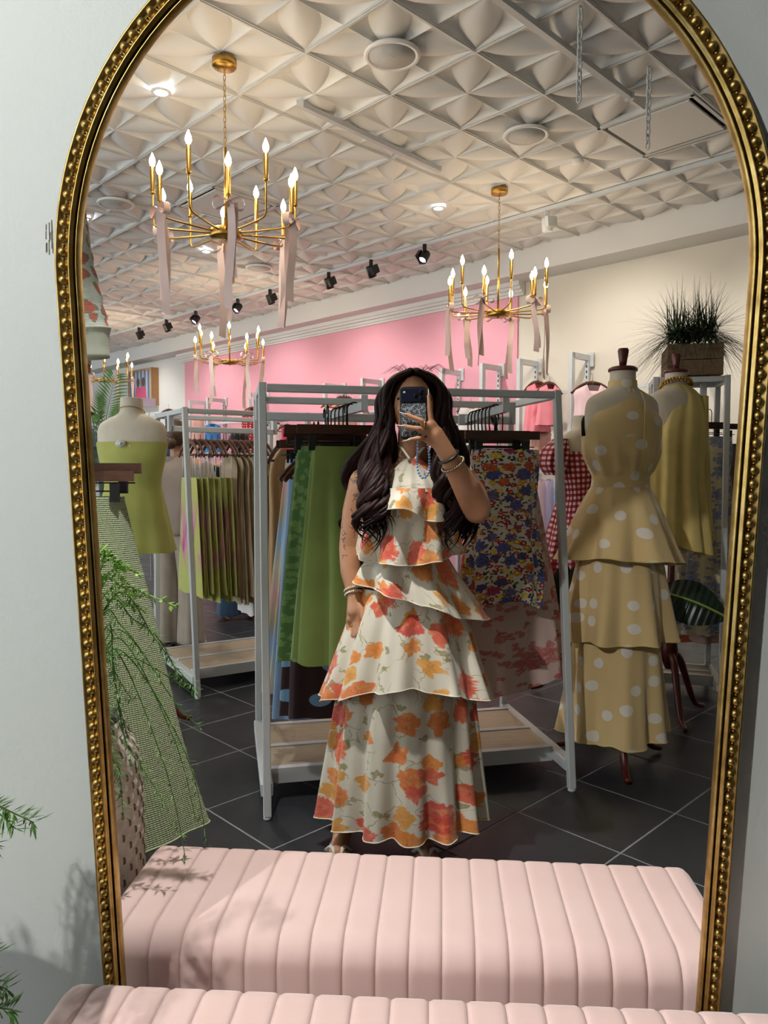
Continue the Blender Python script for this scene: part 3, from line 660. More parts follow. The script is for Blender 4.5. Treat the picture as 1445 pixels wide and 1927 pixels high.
# ================================================================== CHANDELIERS
def ribbon_strip(mb, p0, length, wid, rr, lean=0.0, ang=0.0):
    n = 14; ph = rr.uniform(0, 6); rows = []; uv = []
    for i in range(n + 1):
        t = i / n; tw = ang + .5 * math.sin(2.2 * t + ph); c = Vector(p0) + Vector((lean * t + .008 * math.sin(5 * t + ph), .01 * math.sin(4 * t + ph * 2), -length * t))
        s = Vector((math.cos(tw), math.sin(tw), 0)) * wid / 2
        sh = .012 if i == n else 0
        rows.append([c - s + Vector((0, 0, sh)), c + s]); uv.append([(0, t * length), (wid, t * length)])
    mb.loft(rows, False, False, uv)
def chandelier(label, P, scale=1.0, drop=1.02, bows=(0, 2, 4, 6, 8, 10), seed=1, R=0.36, phase=0.0):
    """P: the hub's centre"""
    t = thing('chandelier', label, 'chandelier', P, phase, 'brass candle chandeliers with pink bows'); rr = random.Random(seed)
    top = CEIL - P.z
    MB().lathe([(.0001, top - .052), (.058, top - .052), (.063, top - .046), (.063, top - .012), (.0001, top - .012)], 32).build('canopy', M['brass'], t)
    for sx in (-1, 1): MB().lathe([(.0001, top - .056), (.005, top - .055), (.006, top - .050)], 8, (sx * .04, 0, 0)).build('canopy_screw', M['brass'], t)
    rod_top = top - .45 if drop > .8 else top - .30; n = int((top - .05 - rod_top) / .026); mb = MB()
    for k in range(n + 1):
        z = rod_top + .01 + k * .026; pts = []
        for i in range(12):
            a = 2 * PI * i / 12; x, zz = .0062 * math.cos(a), .009 * math.sin(a) + (.007 if math.sin(a) > 0 else -.007)
            pts.append(Vector((x, 0, z + zz)) if k % 2 else Vector((0, x, z + zz)))
        mb.tube(pts, .0018, 5, closed=True)
    o = mb.build('chain', M['brass'], t)
    MB().tube([(0, 0, 0), (0, 0, rod_top)], .008, 10).build('rod', M['brass'], t)
    MB().lathe([(.0001, -.026), (.078, -.024), (.082, -.018), (.082, .014), (.078, .020), (.0001, .022)], 36).build('hub', M['brass'], t)
    MB().lathe([(.0001, -.036), (.008, -.034), (.010, -.026)], 12).build('finial', M['brass'], t)
    for k in range(12):
        a = k * PI / 6; c, s = math.cos(a), math.sin(a); hi = k % 2; zb_ = .175 if hi else .07; r = R if hi else R * 1.02
        pts = catmull([(c * .075, s * .075, 0), (c * r * .55, s * r * .55, .0), (c * r * .90, s * r * .90, .004), (c * r * .985, s * r * .985, .02), (c * r, s * r, .05), (c * r, s * r, zb_)], 5)
        arm = MB().tube(pts, .0052, 7).build('arm', M['brass'], t)
        MB().lathe([(.0001, zb_ - .004), (.0125, zb_ - .004), (.0125, zb_ + .004), (.0115, zb_ + .005), (.0115, zb_ + .128), (.0001, zb_ + .128)], 14, (c * r, s * r, 0)).build('candle_sleeve', M['brass'], arm)
        z0 = zb_ + .128
        MB().lathe([(.006, z0), (.010, z0 + .006), (.0155, z0 + .022), (.0135, z0 + .038), (.007, z0 + .055), (.0015, z0 + .068), (.0001, z0 + .070)], 12, (c * r, s * r, 0)).build('candle_bulb', M['bulb'], arm)
        if k in bows:
            zt_ = zb_ - .03; b = Vector((c * r, s * r, zt_)); bw = MB()
            for sg in (-1, 1):
                tx = Vector((-s, c, 0)) * sg; lp = []
                for i in range(9):
                    f = i / 8; lp.append(b + tx * (.075 * math.sin(PI * f)) + Vector((0, 0, .03 * math.sin(2 * PI * f) - .012 * math.sin(PI * f))))
                ax = Vector((c, s, 0)); bw.loft([[p - ax * .017, p + ax * .017] for p in lp], False, False)
            bw.ball(b, (.013, .013, .014), 8, 6)
            bo = bw.build('bow', M['ribbon'], t)
            for j in range(2):
                st = MB(); ribbon_strip(st, b + Vector((rr.uniform(-.012, .012), rr.uniform(-.012, .012), 0)), rr.uniform(.34, .54), .040, rr, rr.uniform(-.03, .03), rr.uniform(-.8, .8)); st.build('ribbon_tail', M['ribbon'], bo)
    return t
chandelier('big brass candle chandelier with pink bows at upper left', at(425, 440, 3.93), seed=3, phase=-.28)
chandelier('brass candle chandelier with pink bows before the cream and pink wall', at(937, 590, 5.67), seed=5, phase=.1)
chandelier('brass candle chandelier hanging before the pink wall above the left rack', at(432, 681, 8.34), seed=7, phase=.2)
chandelier('brass candle chandelier partly hidden by the frame at far left', at(196, 716, 10.4), seed=9, phase=.35)

# ================================================================== RACKS AND HANGERS
WP = M['white_paint']
def post_bar(t, name, p, q, w=.030): return MB().bar(p, q, w, w, up=(0, 1, 0) if abs((Vector(q) - Vector(p)).z) > .5 else (0, 0, 1), ch=.003).build(name, WP, t)
def rack(label, FL, rz, W, D, H, lean, blean=0.0, rail_drop=.21, arms=True):
    """A-frame rack; local x along its front, y to the back, origin on the floor at the front left foot"""
    t = thing('clothes_rack', label, 'clothes rack', FL, rz)
    h = .018
    ft = {(0, 0): (0, 0), (1, 0): (W, 0), (0, 1): (0, D), (1, 1): (W, D)}; tp = {(0, 0): (0, lean), (1, 0): (W, lean), (0, 1): (0, D - blean), (1, 1): (W, D - blean)}
    for k in ft:
        a, b = ft[k], tp[k]
        p = post_bar(t, 'post', (a[0], a[1], .012), (b[0], b[1], H))
        MB().lathe([(.014, 0), (.016, .004), (.012, .014)], 12, (a[0], a[1], 0)).build('foot', M['tag_white'], t)
    for y in (lean, D - blean): post_bar(t, 'top_bar', (h, y, H - h), (W - h, y, H - h))
    for x in (0, W): post_bar(t, 'top_side_bar', (x, lean + h, H - h), (x, D - blean - h, H - h))
    zb_ = .10
    for k in (0, 1):
        x = W * k; post_bar(t, 'base_side_bar', (x, .02, zb_), (x, D - .02, zb_), .045)
    for y in (.16, D * .52, D - .10): MB().bar((h, y, zb_), (W - h, y, zb_), .03, .06).build('base_rail', WP, t)
    for y0, y1 in ((.18, D * .52 - .02), (D * .52 + .02, D - .12)):
        MB().box((W / 2, (y0 + y1) / 2, zb_ + .018), (W - .05, y1 - y0, .016)).build('base_board', M['shelf_wood'], t)
    y = (lean + D - blean) / 2; zr = H - rail_drop
    post_bar(t, 'hang_rail', (.0, y, zr), (W - .10, y, zr), .034)
    for x in (.0, W - .10): post_bar(t, 'rail_drop', (x, y, zr - .017), (x, y, H - .03), .034)
    return t
rackA = rack('large white clothes rack behind the woman in the flower dress', (-0.43, 2.696, 0), math.radians(11.9), 1.22, 0.77, 1.63, .20, .05, .11)
rackB = rack('smaller white clothes rack at left holding lime and beige garments', (-1.05, 4.14, 0), math.radians(32), 0.78, 0.85, 1.65, .18, .10, .11)
# rack C at far right
rackC = rack('white clothes rack at far right under the grass planter', (1.50, 4.12, 0), math.radians(-15), 0.37, 0.50, 1.82, .10, .10, .22)

def L2W(t, p): return Matrix.Translation(t.location) @ t.rotation_euler.to_matrix().to_4x4() @ Vector(p)
def hook(mb, base, r=.0024, up=.055, yaw=0.0):
    rot = Matrix.Rotation(yaw, 3, 'Z'); pts = [Vector((0, 0, 0)), Vector((0, 0, up))]
    for i in range(9):
        a = PI - i / 8 * PI * 1.15; pts.append(Vector((.022 + .022 * math.cos(a), 0, up + .006 + .024 * math.sin(a))))
    mb.tube([Vector(base) + rot @ p for p in pts], r, 6)
def clip_hanger(label, P, yaw, w=.33, group=None, mat=None, clips=True):
    """wooden bar hanger with two black clips; P is the bar's middle"""
    t = thing('hanger', label, 'hanger', P, yaw, group)
    MB().box((0, 0, 0), (w, .014, .032)).build('hanger_bar', mat or M['dark_wood'], t)
    mb = MB(); hook(mb, (0, 0, .016), .0024, .05, PI / 2); mb.build('hook', M['black_metal'], t)
    if clips:
        mb = MB(); mb.tube([(-w / 2 + .02, 0, -.045), (w / 2 - .02, 0, -.045)], .0022, 6); mb.build('clip_wire', M['black_metal'], t)
        for s in (-1, 1):
            c = MB(); c.box((s * (w / 2 - .055), -.006, -.05), (.026, .006, .055)); c.box((s * (w / 2 - .055), .006, -.05), (.026, .006, .055)); c.build('clip', M['black'], t)
    return t
def coat_hanger(label, P, yaw, w=.40, group=None, mat=None, metal=None):
    """shoulder-shaped wooden hanger; P is the neck"""
    t = thing('hanger', label, 'hanger', P, yaw, group)
    for s in (-1, 1):
        pts = catmull([(0, 0, 0), (s * w * .18, 0, -.012), (s * w * .36, 0, -.05), (s * w * .5, 0, -.095)], 4)
        MB().tube(pts, [.017 - .006 * i / (len(pts) - 1) for i in range(len(pts))], 8, flat=.5, ref=(0, 0, 1)).build('hanger_arm', mat or M['hanger_wood'], t)
    mb = MB(); mb.tube([(-w * .42, 0, -.085), (w * .42, 0, -.085)], .005, 6); mb.build('trouser_bar', mat or M['hanger_wood'], t)
    mb = MB(); hook(mb, (0, 0, .012), .0022, .045, PI / 2); mb.build('hook', metal or M['chrome'], t)
    return t

# ------------------------------------------------------------------ cloth tubes
def interp_prof(prof, sub):
    out = []
    for i in range(len(prof) - 1):
        a = prof[max(i - 1, 0)]; b = prof[i]; c = prof[i + 1]; d = prof[min(i + 2, len(prof) - 1)]
        for k in range(sub):
            t = k / sub; out.append([0.5 * (2 * b[j] + (c[j] - a[j]) * t + (2 * a[j] - 5 * b[j] + 4 * c[j] - d[j]) * t * t + (3 * b[j] - a[j] - 3 * c[j] + d[j]) * t ** 3) for j in range(len(b))])
    out.append(list(prof[-1])); return out
def flare(prof, npl=9, seed=0, nseg=96, sub=6, zfn=None, uvr=None, arc=None, rough=.35):
    """a draped tube: prof rows (z, rx, ry, fold depth, x offset, y offset), top to bottom"""
    rr = random.Random(seed); ph = [rr.uniform(0, 6.28) for _ in range(6)]; P = interp_prof([tuple(p) + (0,) * (6 - len(p)) for p in prof], sub)
    R0 = uvr or sum((p[1] + p[2]) / 2 for p in P) / len(P); rings, uvs = [], []; L = 0
    ztop, zbot = P[0][0], P[-1][0]; a0, a1 = arc or (0, 2 * PI); m = nseg if arc is None else nseg + 1
    for q, (z, rx, ry, am, ox, oy) in enumerate(P):
        t = (ztop - z) / max(ztop - zbot, 1e-6); ring, uv = [], []
        for k in range(m):
            a = a0 + (a1 - a0) * k / nseg
            w = math.sin(npl * a + ph[0] + .8 * math.sin(2 * a + ph[1])) + rough * math.sin((npl * 2 + 1) * a + ph[2] + t) + rough * math.sin(3 * a + ph[3])
            f = 1 + am * w; z2 = z + (zfn(a, t) if zfn else 0) + am * .10 * (rx + ry) * math.sin(npl * a + ph[4]) * (t > .9)
            ring.append(Vector((ox + rx * math.cos(a) * f, oy + ry * math.sin(a) * f, z2))); uv.append((a * R0, z))
        rings.append(ring); uvs.append(uv)
    mb = MB(); mb.loft(rings, arc is None, False, uvs); mb.hem = rings[-1]; mb.top = rings[0]; return mb
def hem_edge(mb0, r=.0028): return MB().tube(mb0.hem, r, 5, closed=True)
def garment(name, label, cat, P, yaw, prof, mat, npl=9, seed=0, group=None, nseg=80, edge=None, **kw):
    """one garment, hanging; P is the middle of its top edge"""
    o = flare(prof, npl, seed, nseg, **kw).build(name, mat); o.location = P; o.rotation_euler = (0, 0, yaw)
    return tag(o, label, cat, group)

# ================================================================== CONTENTS OF THE RACKS
# large rack: two face-out arms with hangers pointing at the viewer
arms = [(at(622, 783, 3.12), at(686, 764, 2.70)), (at(876, 790, 3.24), at(952, 768, 2.82))]
for p0, p1 in arms:
    MB().bar(p0, p1, .022, .03).build('face_out_arm', WP, rackA, True); MB().box(p1 + Vector((0, 0, .012)), (.024, .012, .055)).build('arm_stop', WP, rackA, True)
    MB().box(p0, (.06, .045, .045)).build('arm_bracket', WP, rackA, True)
ya = math.radians(12)
def flat(top, bot, rt, rb, ryt=.022, ryb=.07, am=.10, ox=0.0): L = top - bot; return [(0, rt, ryt, .01), (-L * .25, lerp(rt, rb, .3), lerp(ryt, ryb, .35), am * .35, ox * .25), (-L * .6, lerp(rt, rb, .65), lerp(ryt, ryb, .7), am * .8, ox * .6), (-L, rb, ryb, am, ox)]
def rackA_item(name, label, cat, px_, d, ztop, zbot, rt, rb, mat, seed, npl=7, hanger=None, hw=.33, am=.10, ryb=.06, ox=0.0, zf=None):
    P = at(px_, 812, d); P.z = ztop
    g_ = garment(name, label, cat, P, ya, flat(ztop, zbot, rt, rb, .02, ryb, am, ox), mat, npl, seed, 'garments on the large rack', zfn=zf)
    if hanger: clip_hanger(hanger, P + Vector((0, 0, .062)), ya, hw, 'wooden clip hangers on the large rack')
    return g_
rackA_item('skirt', 'plain moss green midi skirt hanging nearest on the large rack', 'skirt', 652, 2.72, 1.382, .56, .125, .20, M['moss'], 1, 7, 'dark wooden clip hanger holding the plain green skirt', .36, .22, .085, .02, lambda a, t: .05 * t * math.cos(a) * -1)
rackA_item('skirt', 'green vine-pattern skirt squeezed behind the plain green skirt', 'skirt', 618, 2.80, 1.385, .58, .115, .155, M['green_vine'], 2, 6, 'dark wooden clip hanger second in the green skirt row', .33, .12, .05, -.03)
rackA_item('skirt', 'darker moss green skirt third in the green skirt row', 'skirt', 612, 2.87, 1.375, .62, .11, .175, M['moss_dark'], 3, 5, 'dark wooden clip hanger third in the green skirt row', .32, .10, .05, -.02)
rackA_item('skirt', 'dark brown long skirt with pale blue dots', 'skirt', 618, 2.97, 1.35, .31, .13, .20, M['polka_brown'], 4, 8, 'dark wooden clip hanger over the brown dotted skirt', .33, .08, .06, .01)
rackA_item('skirt', 'plain powder blue long skirt behind the brown dotted skirt', 'skirt', 600, 3.07, 1.34, .27, .12, .16, M['powder_blue'], 5, 7, 'dark wooden clip hanger over the powder blue skirt', .32, .10, .05, -.03)
rackA_item('skirt', 'pastel striped long skirt at the back of the left row', 'skirt', 592, 3.14, 1.34, .36, .12, .165, M['tie_stripe'], 6, 9, 'dark wooden clip hanger over the pastel striped skirt', .32, .12, .05, -.05)
for k, (px_, d, z) in enumerate(((572, 3.02, 1.235), (562, 3.10, 1.25))):
    coat_hanger(('brown' if k else 'dark brown') + ' wooden coat hanger in the left row of the large rack', at(px_ + 30, 860, d) * 1, math.radians(40), .34, 'coat hangers in the left row')
P = at(540, 845, 3.42)
garment('dress', 'camel knit dress at left inside the large rack', 'dress', P, math.radians(70), [(0, .06, .03, .02), (-.10, .15, .04, .03), (-.35, .14, .05, .08), (-.98, .17, .06, .12)], M['camel'], 6, 8, 'garments on the large rack')
coat_hanger('wooden coat hanger holding the camel dress', P + Vector((0, 0, .03)), math.radians(70), .36, 'coat hangers in the left row')
garment('dress', 'beige dress half hidden behind the camel dress', 'dress', at(556, 855, 3.6), math.radians(70), [(0, .06, .03, .02), (-.10, .14, .04, .03), (-.35, .13, .05, .08), (-.85, .15, .06, .12)], M['beige'], 6, 9, 'garments on the large rack')
# extra hooks of the hangers queued on each arm
for (p0, p1), n, nm in ((arms[0], 5, 'left'), (arms[1], 7, 'right')):
    for k in range(n):
        q = p0.lerp(p1, .30 + .62 * k / n); t = thing('hanger_hook', 'black hanger hook on the %s arm of the large rack, %s' % (nm, ['rearmost', 'second from back', 'third from back', 'fourth from back', 'fifth from back', 'sixth from back', 'seventh from back'][k]), 'hanger hook', q, 0, 'black hooks on the face-out arms')
        mb = MB(); pts = [Vector((-.03, 0, -.10)), Vector((-.035, 0, -.05))]
        for i in range(8): a = PI * 1.05 - i / 7 * PI * 1.1; pts.append(Vector((-.01 + .026 * math.cos(a), 0, -.004 + .026 * math.sin(a))))
        mb.tube(pts, .0028, 6).build('hook_wire', M['black_metal'], t)
# right row
P = at(950, 846, 2.86)
dr = thing('dress', 'short strapless dress in a bright multicolour flower print', 'dress', P, ya, 'garments on the large rack')
flare([(0, .135, .035, .02), (-.05, .138, .045, .02), (-.22, .122, .05, .05), (-.27, .120, .05, .06)], 9, 11, 96, 6).build('bodice', M['multi_floral'], dr)
sk_ = flare([(-.27, .120, .05, .05), (-.33, .135, .06, .06), (-.46, .155, .07, .07), (-.60, .145, .055, .06, .005)], 8, 12, 96, 6, zfn=lambda a, t: -.02 * t * math.cos(2 * a)).build('skirt_panel', M['multi_floral'], dr)
MB().surf(lambda s, t: (lerp(-.12, .12, s), -.052 * math.sin(PI * s) ** .4 - .006, -.25 - .03 * s - .04 * t - .02 * math.sin(PI * s)), 20, 4, (.24, .05)).build('waist_wrap', M['multi_floral'], dr)
clip_hanger('dark wooden clip hanger holding the multicolour flower dress', P + Vector((-.01, 0, .055)), ya, .30, 'wooden clip hangers on the large rack')
for k in range(4):
    q = P + Vector((-.03 + .012 * k, .07 + .06 * k, .06 - .004 * k)); clip_hanger('dark wooden clip hanger queued behind the flower dress, ' + ['first', 'second', 'third', 'rearmost'][k], q, ya, .29, 'wooden clip hangers on the large rack')
rackA_item('skirt', 'blush maxi skirt with coral toile print hanging below the flower dress', 'skirt', 950, 3.04, 1.34, .40, .12, .225, M['pink_toile'], 14, 7, None, .3, .13, .08, .05, lambda a, t: .05 * t * math.cos(a))
rackA_item('skirt', 'cream skirt with coral flowers at the back of the right row', 'skirt', 945, 3.16, 1.34, .46, .12, .20, M['coral_floral'], 15, 7, None, .3, .12, .07, .0)

# smaller rack: hangers seen edge-on
rb = math.radians(32); yb = rb + PI / 2
NTH = ['first', 'second', 'third', 'fourth', 'fifth', 'sixth', 'seventh', 'eighth', 'ninth', 'tenth', 'eleventh', 'twelfth', 'thirteenth', 'fourteenth']
for k in range(14):
    lx = .11 + k * .037; P = L2W(rackB, (lx, .465, 1.47)); lime = k < 7; rr = random.Random(k + 50)
    h_ = coat_hanger('brown wooden hanger on the smaller rack, %s from the left' % NTH[k], P, yb + rr.uniform(-.06, .06), .40, 'wooden hangers on the smaller rack', M['hanger_wood'])
    if lime:
        for s in (-1, 1): MB().tube([(s * .12, 0, -.085), (s * .13, 0, -.235)], .003, 5).build('clear_strap', M['tag_white'], h_)
        garment('skirt', 'lime skirt with pink flower print on the smaller rack, %s from the left' % NTH[k], 'skirt', L2W(rackB, (lx, .465, 1.245)), yb, [(0, .14, .010, .02), (-.06, .15, .012, .05), (-.30, .17, .014, .10), (-.70 - rr.uniform(0, .06), .20, .021, .2)], M['lime_print'], 7, 20 + k, 'lime skirts on the smaller rack', 48)
    else:
        j = k - 7
        garment('dress', 'beige lace-strap dress on the smaller rack, %s from the left' % NTH[j], 'dress', L2W(rackB, (lx, .465, 1.40)), yb, [(0, .03, .010, .02), (-.08, .14, .012, .05), (-.30, .13, .013, .12), (-.90 - .05 * (j % 2), .17, .022, .25)], M['ivory'] if j % 2 else M['beige'], 8, 40 + k, 'beige dresses on the smaller rack', 48)
garment('dress', 'long white dress hem hanging lowest on the smaller rack', 'dress', L2W(rackB, (.50, .50, 1.38)), yb, [(0, .12, .012, .02), (-.5, .13, .016, .1), (-1.02, .16, .03, .22)], M['white_cloth'], 7, 61, None, 48)

# rack C
yc = math.radians(-15)
P = at(1338, 822, 4.22)
garment('dress', 'long strapless dress with blue toile print at far right', 'dress', P, yc, [(0, .105, .05, .03), (-.10, .11, .055, .04), (-.22, .10, .05, .05), (-.30, .11, .06, .06), (-1.12, .17, .08, .12)], M['blue_toile'], 8, 71)
clip_hanger('dark wooden clip hanger over the blue toile dress', P + Vector((.0, 0, .06)), math.radians(12), .34, 'wooden clip hangers on the right rack')
clip_hanger('dark wooden clip hanger queued behind the blue toile dress', P + Vector((.0, .12, .075)), math.radians(12), .30, 'wooden clip hangers on the right rack')
garment('dress', 'coral flower print dress hem at the bottom right under the blue dress', 'dress', at(1325, 850, 4.5), yc, [(0, .12, .04, .03), (-.5, .15, .06, .06), (-1.15, .20, .09, .12)], M['coral_floral'], 8, 72)
garment('dress', 'cream lining dress beneath the blue toile dress', 'dress', at(1322, 850, 4.38), yc, [(0, .11, .04, .03), (-.5, .14, .06, .06), (-1.06, .18, .08, .12)], M['cream_lining'], 8, 73)
garment('dress', 'black beaded dress at the far right edge of the mirror', 'dress', at(1398, 835, 4.6), yc, [(0, .06, .04, .03), (-.4, .09, .06, .06), (-.75, .10, .07, .1)], M['black_cloth'], 7, 74)

# ================================================================== MANNEQUINS
def mannequin(label, P, yaw, neck_z, wood_cap=True, sx=1.0, legs=True):
    t = thing('mannequin', label, 'mannequin', P, yaw, 'dress form mannequins'); k = neck_z
    pr = [(k, .054, .054), (k - .05, .056, .056), (k - .075, .066, .060), (k - .095, .105, .066), (k - .118, .150, .074), (k - .15, .170, .082), (k - .21, .172, .095), (k - .30, .160, .112), (k - .42, .120, .090), (k - .50, .130, .100), (k - .62, .168, .122), (k - .74, .165, .118)]
    flare([(z, a * sx, b, 0) for z, a, b in pr], 4, 1, 40, 4).build('torso', M['mannequin'], t)
    MB().lathe([(.0001, k - .74), (.11, k - .74), (.11, k - .745)], 24).build('torso_base', M['mannequin'], t)
    if wood_cap:
        MB().lathe([(.062, k - .004), (.062, k + .008), (.05, k + .016), (.0001, k + .018)], 28).build('neck_cap', M['red_wood'], t)
        MB().lathe([(.014, k + .016), (.017, k + .04), (.024, k + .085), (.020, k + .095), (.0001, k + .097)], 16).build('finial', M['red_wood'], t)
    else: MB().lathe([(.0001, k + .003), (.05, k + .003), (.055, k)], 28).build('neck_cap', M['mannequin'], t)
    MB().tube([(0, 0, .30), (0, 0, k - .7)], .018, 12).build('pole', M['red_wood'], t)
    MB().lathe([(.02, .26), (.035, .30), (.045, .36), (.03, .45), (.02, .50)], 20).build('pole_collar', M['red_wood'], t)
    for j in range(3):
        a = j * 2 * PI / 3 - PI / 2 - .35; c, s = math.cos(a), math.sin(a)
        pts = catmull([(c * .02, s * .02, .34), (c * .08, s * .08, .30), (c * .14, s * .14, .17), (c * .20, s * .20, .05), (c * .27, s * .27, .018)], 4)
        MB().tube(pts, [.022 - .009 * i / (len(pts) - 1) for i in range(len(pts))], 8).build('leg', M['red_wood'], t)
    return t
# butter dotted outfit
PM = Vector((1.035, 3.26, 0)); zk = 1.73
mannequin('dress form in the butter yellow dotted outfit, seen from behind', PM, .25, zk)
top = thing('top', 'butter yellow halter top with white dots on the front mannequin', 'top', PM + Vector((0, 0, 1.27)), .25)
z0 = 1.27
MB_ = flare([(zk - .045 - z0, .060, .060, .0), (zk - .085 - z0, .064, .062, .0)], 4, 1, 40, 3); MB_.build('collar', M['polka_yellow'], top)
def back_panel(s, t):                       # back of the halter: narrow at the collar, wide under the arms
    zz = lerp(zk - .085, zk - .29, t); w_ = lerp(.055, .19, smooth(t) ** 1.3); a = -PI / 2 + (s - .5) * 2 * lerp(.8, 1.45, t)
    rx, ry = lerp(.066, .185, smooth(t * 1.5)), lerp(.066, .118, smooth(t * 1.5)); return Vector((rx * math.cos(a), ry * math.sin(a), zz - z0))
MB().surf(back_panel, 24, 12, (.34, .25)).build('back_panel', M['polka_yellow'], top)
def front_panel(s, t): p = back_panel(s, t); return Vector((p.x, -p.y, p.z))
MB().surf(front_panel, 24, 12, (.34, .25)).build('front_panel', M['polka_yellow'], top)
flare([(zk - .285 - z0, .183, .118, .0), (zk - .36 - z0, .176, .118, .03), (zk - .43 - z0, .140, .108, .05), (zk - .455 - z0, .130, .100, .01), (zk - .475 - z0, .130, .100, .01)], 12, 3, 96, 5).build('bodice', M['polka_yellow'], top)
MB().tube([Vector((.035, -.118 + .03 * (i == 0), zk - .10 - i * .045 - z0)) for i in range(9)], .003, 5).build('back_zip', M['butter'], top)
sk = thing('skirt', 'three-tier butter yellow maxi skirt with white dots', 'skirt', PM + Vector((0, 0, .127)), .25); z0 = .127
def tier(t, name, prof, npl, seed, mat, zf=None, ed=None):
    f = flare(prof, npl, seed, 120, 6, zfn=zf); o = f.build(name, mat, t)
    if ed is not None: hem_edge(f, .003).build('hem', ed, o)
    return o
tier(sk, 'waistband', [(1.265 - z0, .128, .098, 0), (1.225 - z0, .133, .102, 0)], 4, 1, M['polka_yellow'])
tier(sk, 'upper_tier', [(1.225 - z0, .132, .102, .01), (1.12 - z0, .185, .15, .05), (.90 - z0, .265, .225, .13)], 7, 5, M['polka_yellow'], lambda a, t: .03 * t * math.sin(a - 2.4), M['butter'])
tier(sk, 'middle_tier', [(1.05 - z0, .165, .13, .02), (.80 - z0, .205, .17, .06), (.55 - z0, .245, .21, .14)], 7, 6, M['polka_yellow'], lambda a, t: .02 * t * math.sin(a - 2.4), M['butter'])
tier(sk, 'lower_tier', [(.68 - z0, .175, .15, .02), (.42 - z0, .200, .17, .06), (.130 - z0, .225, .20, .13)], 7, 7, M['polka_yellow'], None, M['butter'])
# plain yellow dress
PY = Vector((1.50, 3.86, 0)); zk = 1.80
mannequin('dress form in the plain pale yellow dress, behind the dotted one', PY, .3, zk)
yd = thing('dress', 'plain pale yellow sleeveless draped dress on the second mannequin', 'dress', PY + Vector((0, 0, .86)), .3); z0 = .86
flare([(zk - .07 - z0, .066, .066, .02, .0, .0), (zk - .13 - z0, .11, .08, .05, .03), (zk - .30 - z0, .176, .128, .05, .0), (zk - .5 - z0, .165, .13, .07, -.01), (.90 - z0, .205, .17, .13, -.01)], 9, 9, 110, 6, zfn=lambda a, t: -.05 * t * math.cos(a)).build('dress_body', M['butter'], yd)
flare([(zk - .12 - z0, .035, .05, .1, .13, -.02), (zk - .4 - z0, .04, .05, .12, .14, -.02), (.92 - z0, .05, .06, .16, .17, -.02)], 5, 10, 60, 6).build('shoulder_drape', M['butter'], yd)
mb = MB(); rr = random.Random(2)
for k in range(30):
    a = 2 * PI * k / 30; mb.ball((.072 * math.cos(a), .072 * math.sin(a), zk - .055 - .02 * math.sin(a) - z0), .008, 8, 6)
    mb.ball((.078 * math.cos(a + .1), .078 * math.sin(a + .1), zk - .068 - .02 * math.sin(a) - z0), .007, 8, 6)
nk = mb.build('necklace', M['brass']); nk.location = PY + Vector((0, 0, z0)); tag(nk, 'chunky gold chain necklace round the yellow-dress mannequin neck', 'necklace')
# gingham
PG = Vector((1.12, 4.22, 0)); zk = 1.60
mannequin('dress form wearing the red gingham dress, partly hidden', PG, .5, zk, False)
gd = thing('dress', 'red and white gingham puff-sleeve dress behind the dotted mannequin', 'dress', PG + Vector((0, 0, .68)), .5); z0 = .68
flare([(zk - .20 - z0, .178, .110, .0), (zk - .30 - z0, .168, .122, .02), (zk - .42 - z0, .13, .10, .03), (zk - .52 - z0, .16, .13, .05), (.70 - z0, .26, .22, .10)], 8, 4, 96, 6, zfn=lambda a, t: .05 * t * math.cos(a)).build('dress_body', M['gingham'], gd)
for s in (-1, 1): flare([(zk - .13 - z0, .03, .05, 0, s * .165), (zk - .19 - z0, .07, .08, .08, s * .20), (zk - .27 - z0, .075, .08, .10, s * .215), (zk - .33 - z0, .05, .06, .05, s * .205)], 8, 5, 48, 5).build('sleeve', M['gingham'], gd)
# lime outfit
PL = Vector((-1.255, 3.72, 0)); zk = 1.645
mannequin('dress form with lime strapless dress at left, bare shoulders', PL, -.05, zk, False)
ld = thing('dress', 'plain lime strapless mini dress with white security tag at left', 'dress', PL + Vector((0, 0, .86)), -.05); z0 = .86
flare([(zk - .215 - z0, .176, .098, .0), (zk - .235 - z0, .177, .101, .0), (zk - .30 - z0, .164, .117, .0), (zk - .42 - z0, .140, .105, .005), (zk - .52 - z0, .158, .125, .015), (.885 - z0, .205, .165, .05)], 6, 6, 96, 6).build('dress_body', M['lime'], ld)
mb = MB(); mb.lathe([(.0001, .012), (.018, .011), (.022, .004), (.022, 0)], 20, M=Matrix.Translation((-.015, -.108, zk - .225 - z0)) @ Matrix.Rotation(PI / 2, 4, 'X') @ Matrix.Diagonal((1.15, .8, 1, 1))); mb.build('security_tag', M['tag_white'], ld)
MB().ball((-.008, -.124, zk - .225 - z0), .006, 10, 8).build('tag_pin', M['chrome'], ld)
nk = MB().tube([(.062 * math.cos(2 * PI * k / 30), .062 * math.sin(2 * PI * k / 30), -.02 * math.sin(2 * PI * k / 30)) for k in range(30)], .0022, 6, closed=True).build('necklace', M['brass']); nk.location = PL + Vector((0, 0, zk - .062)); tag(nk, 'thin gold necklace on the lime-dress mannequin', 'necklace')

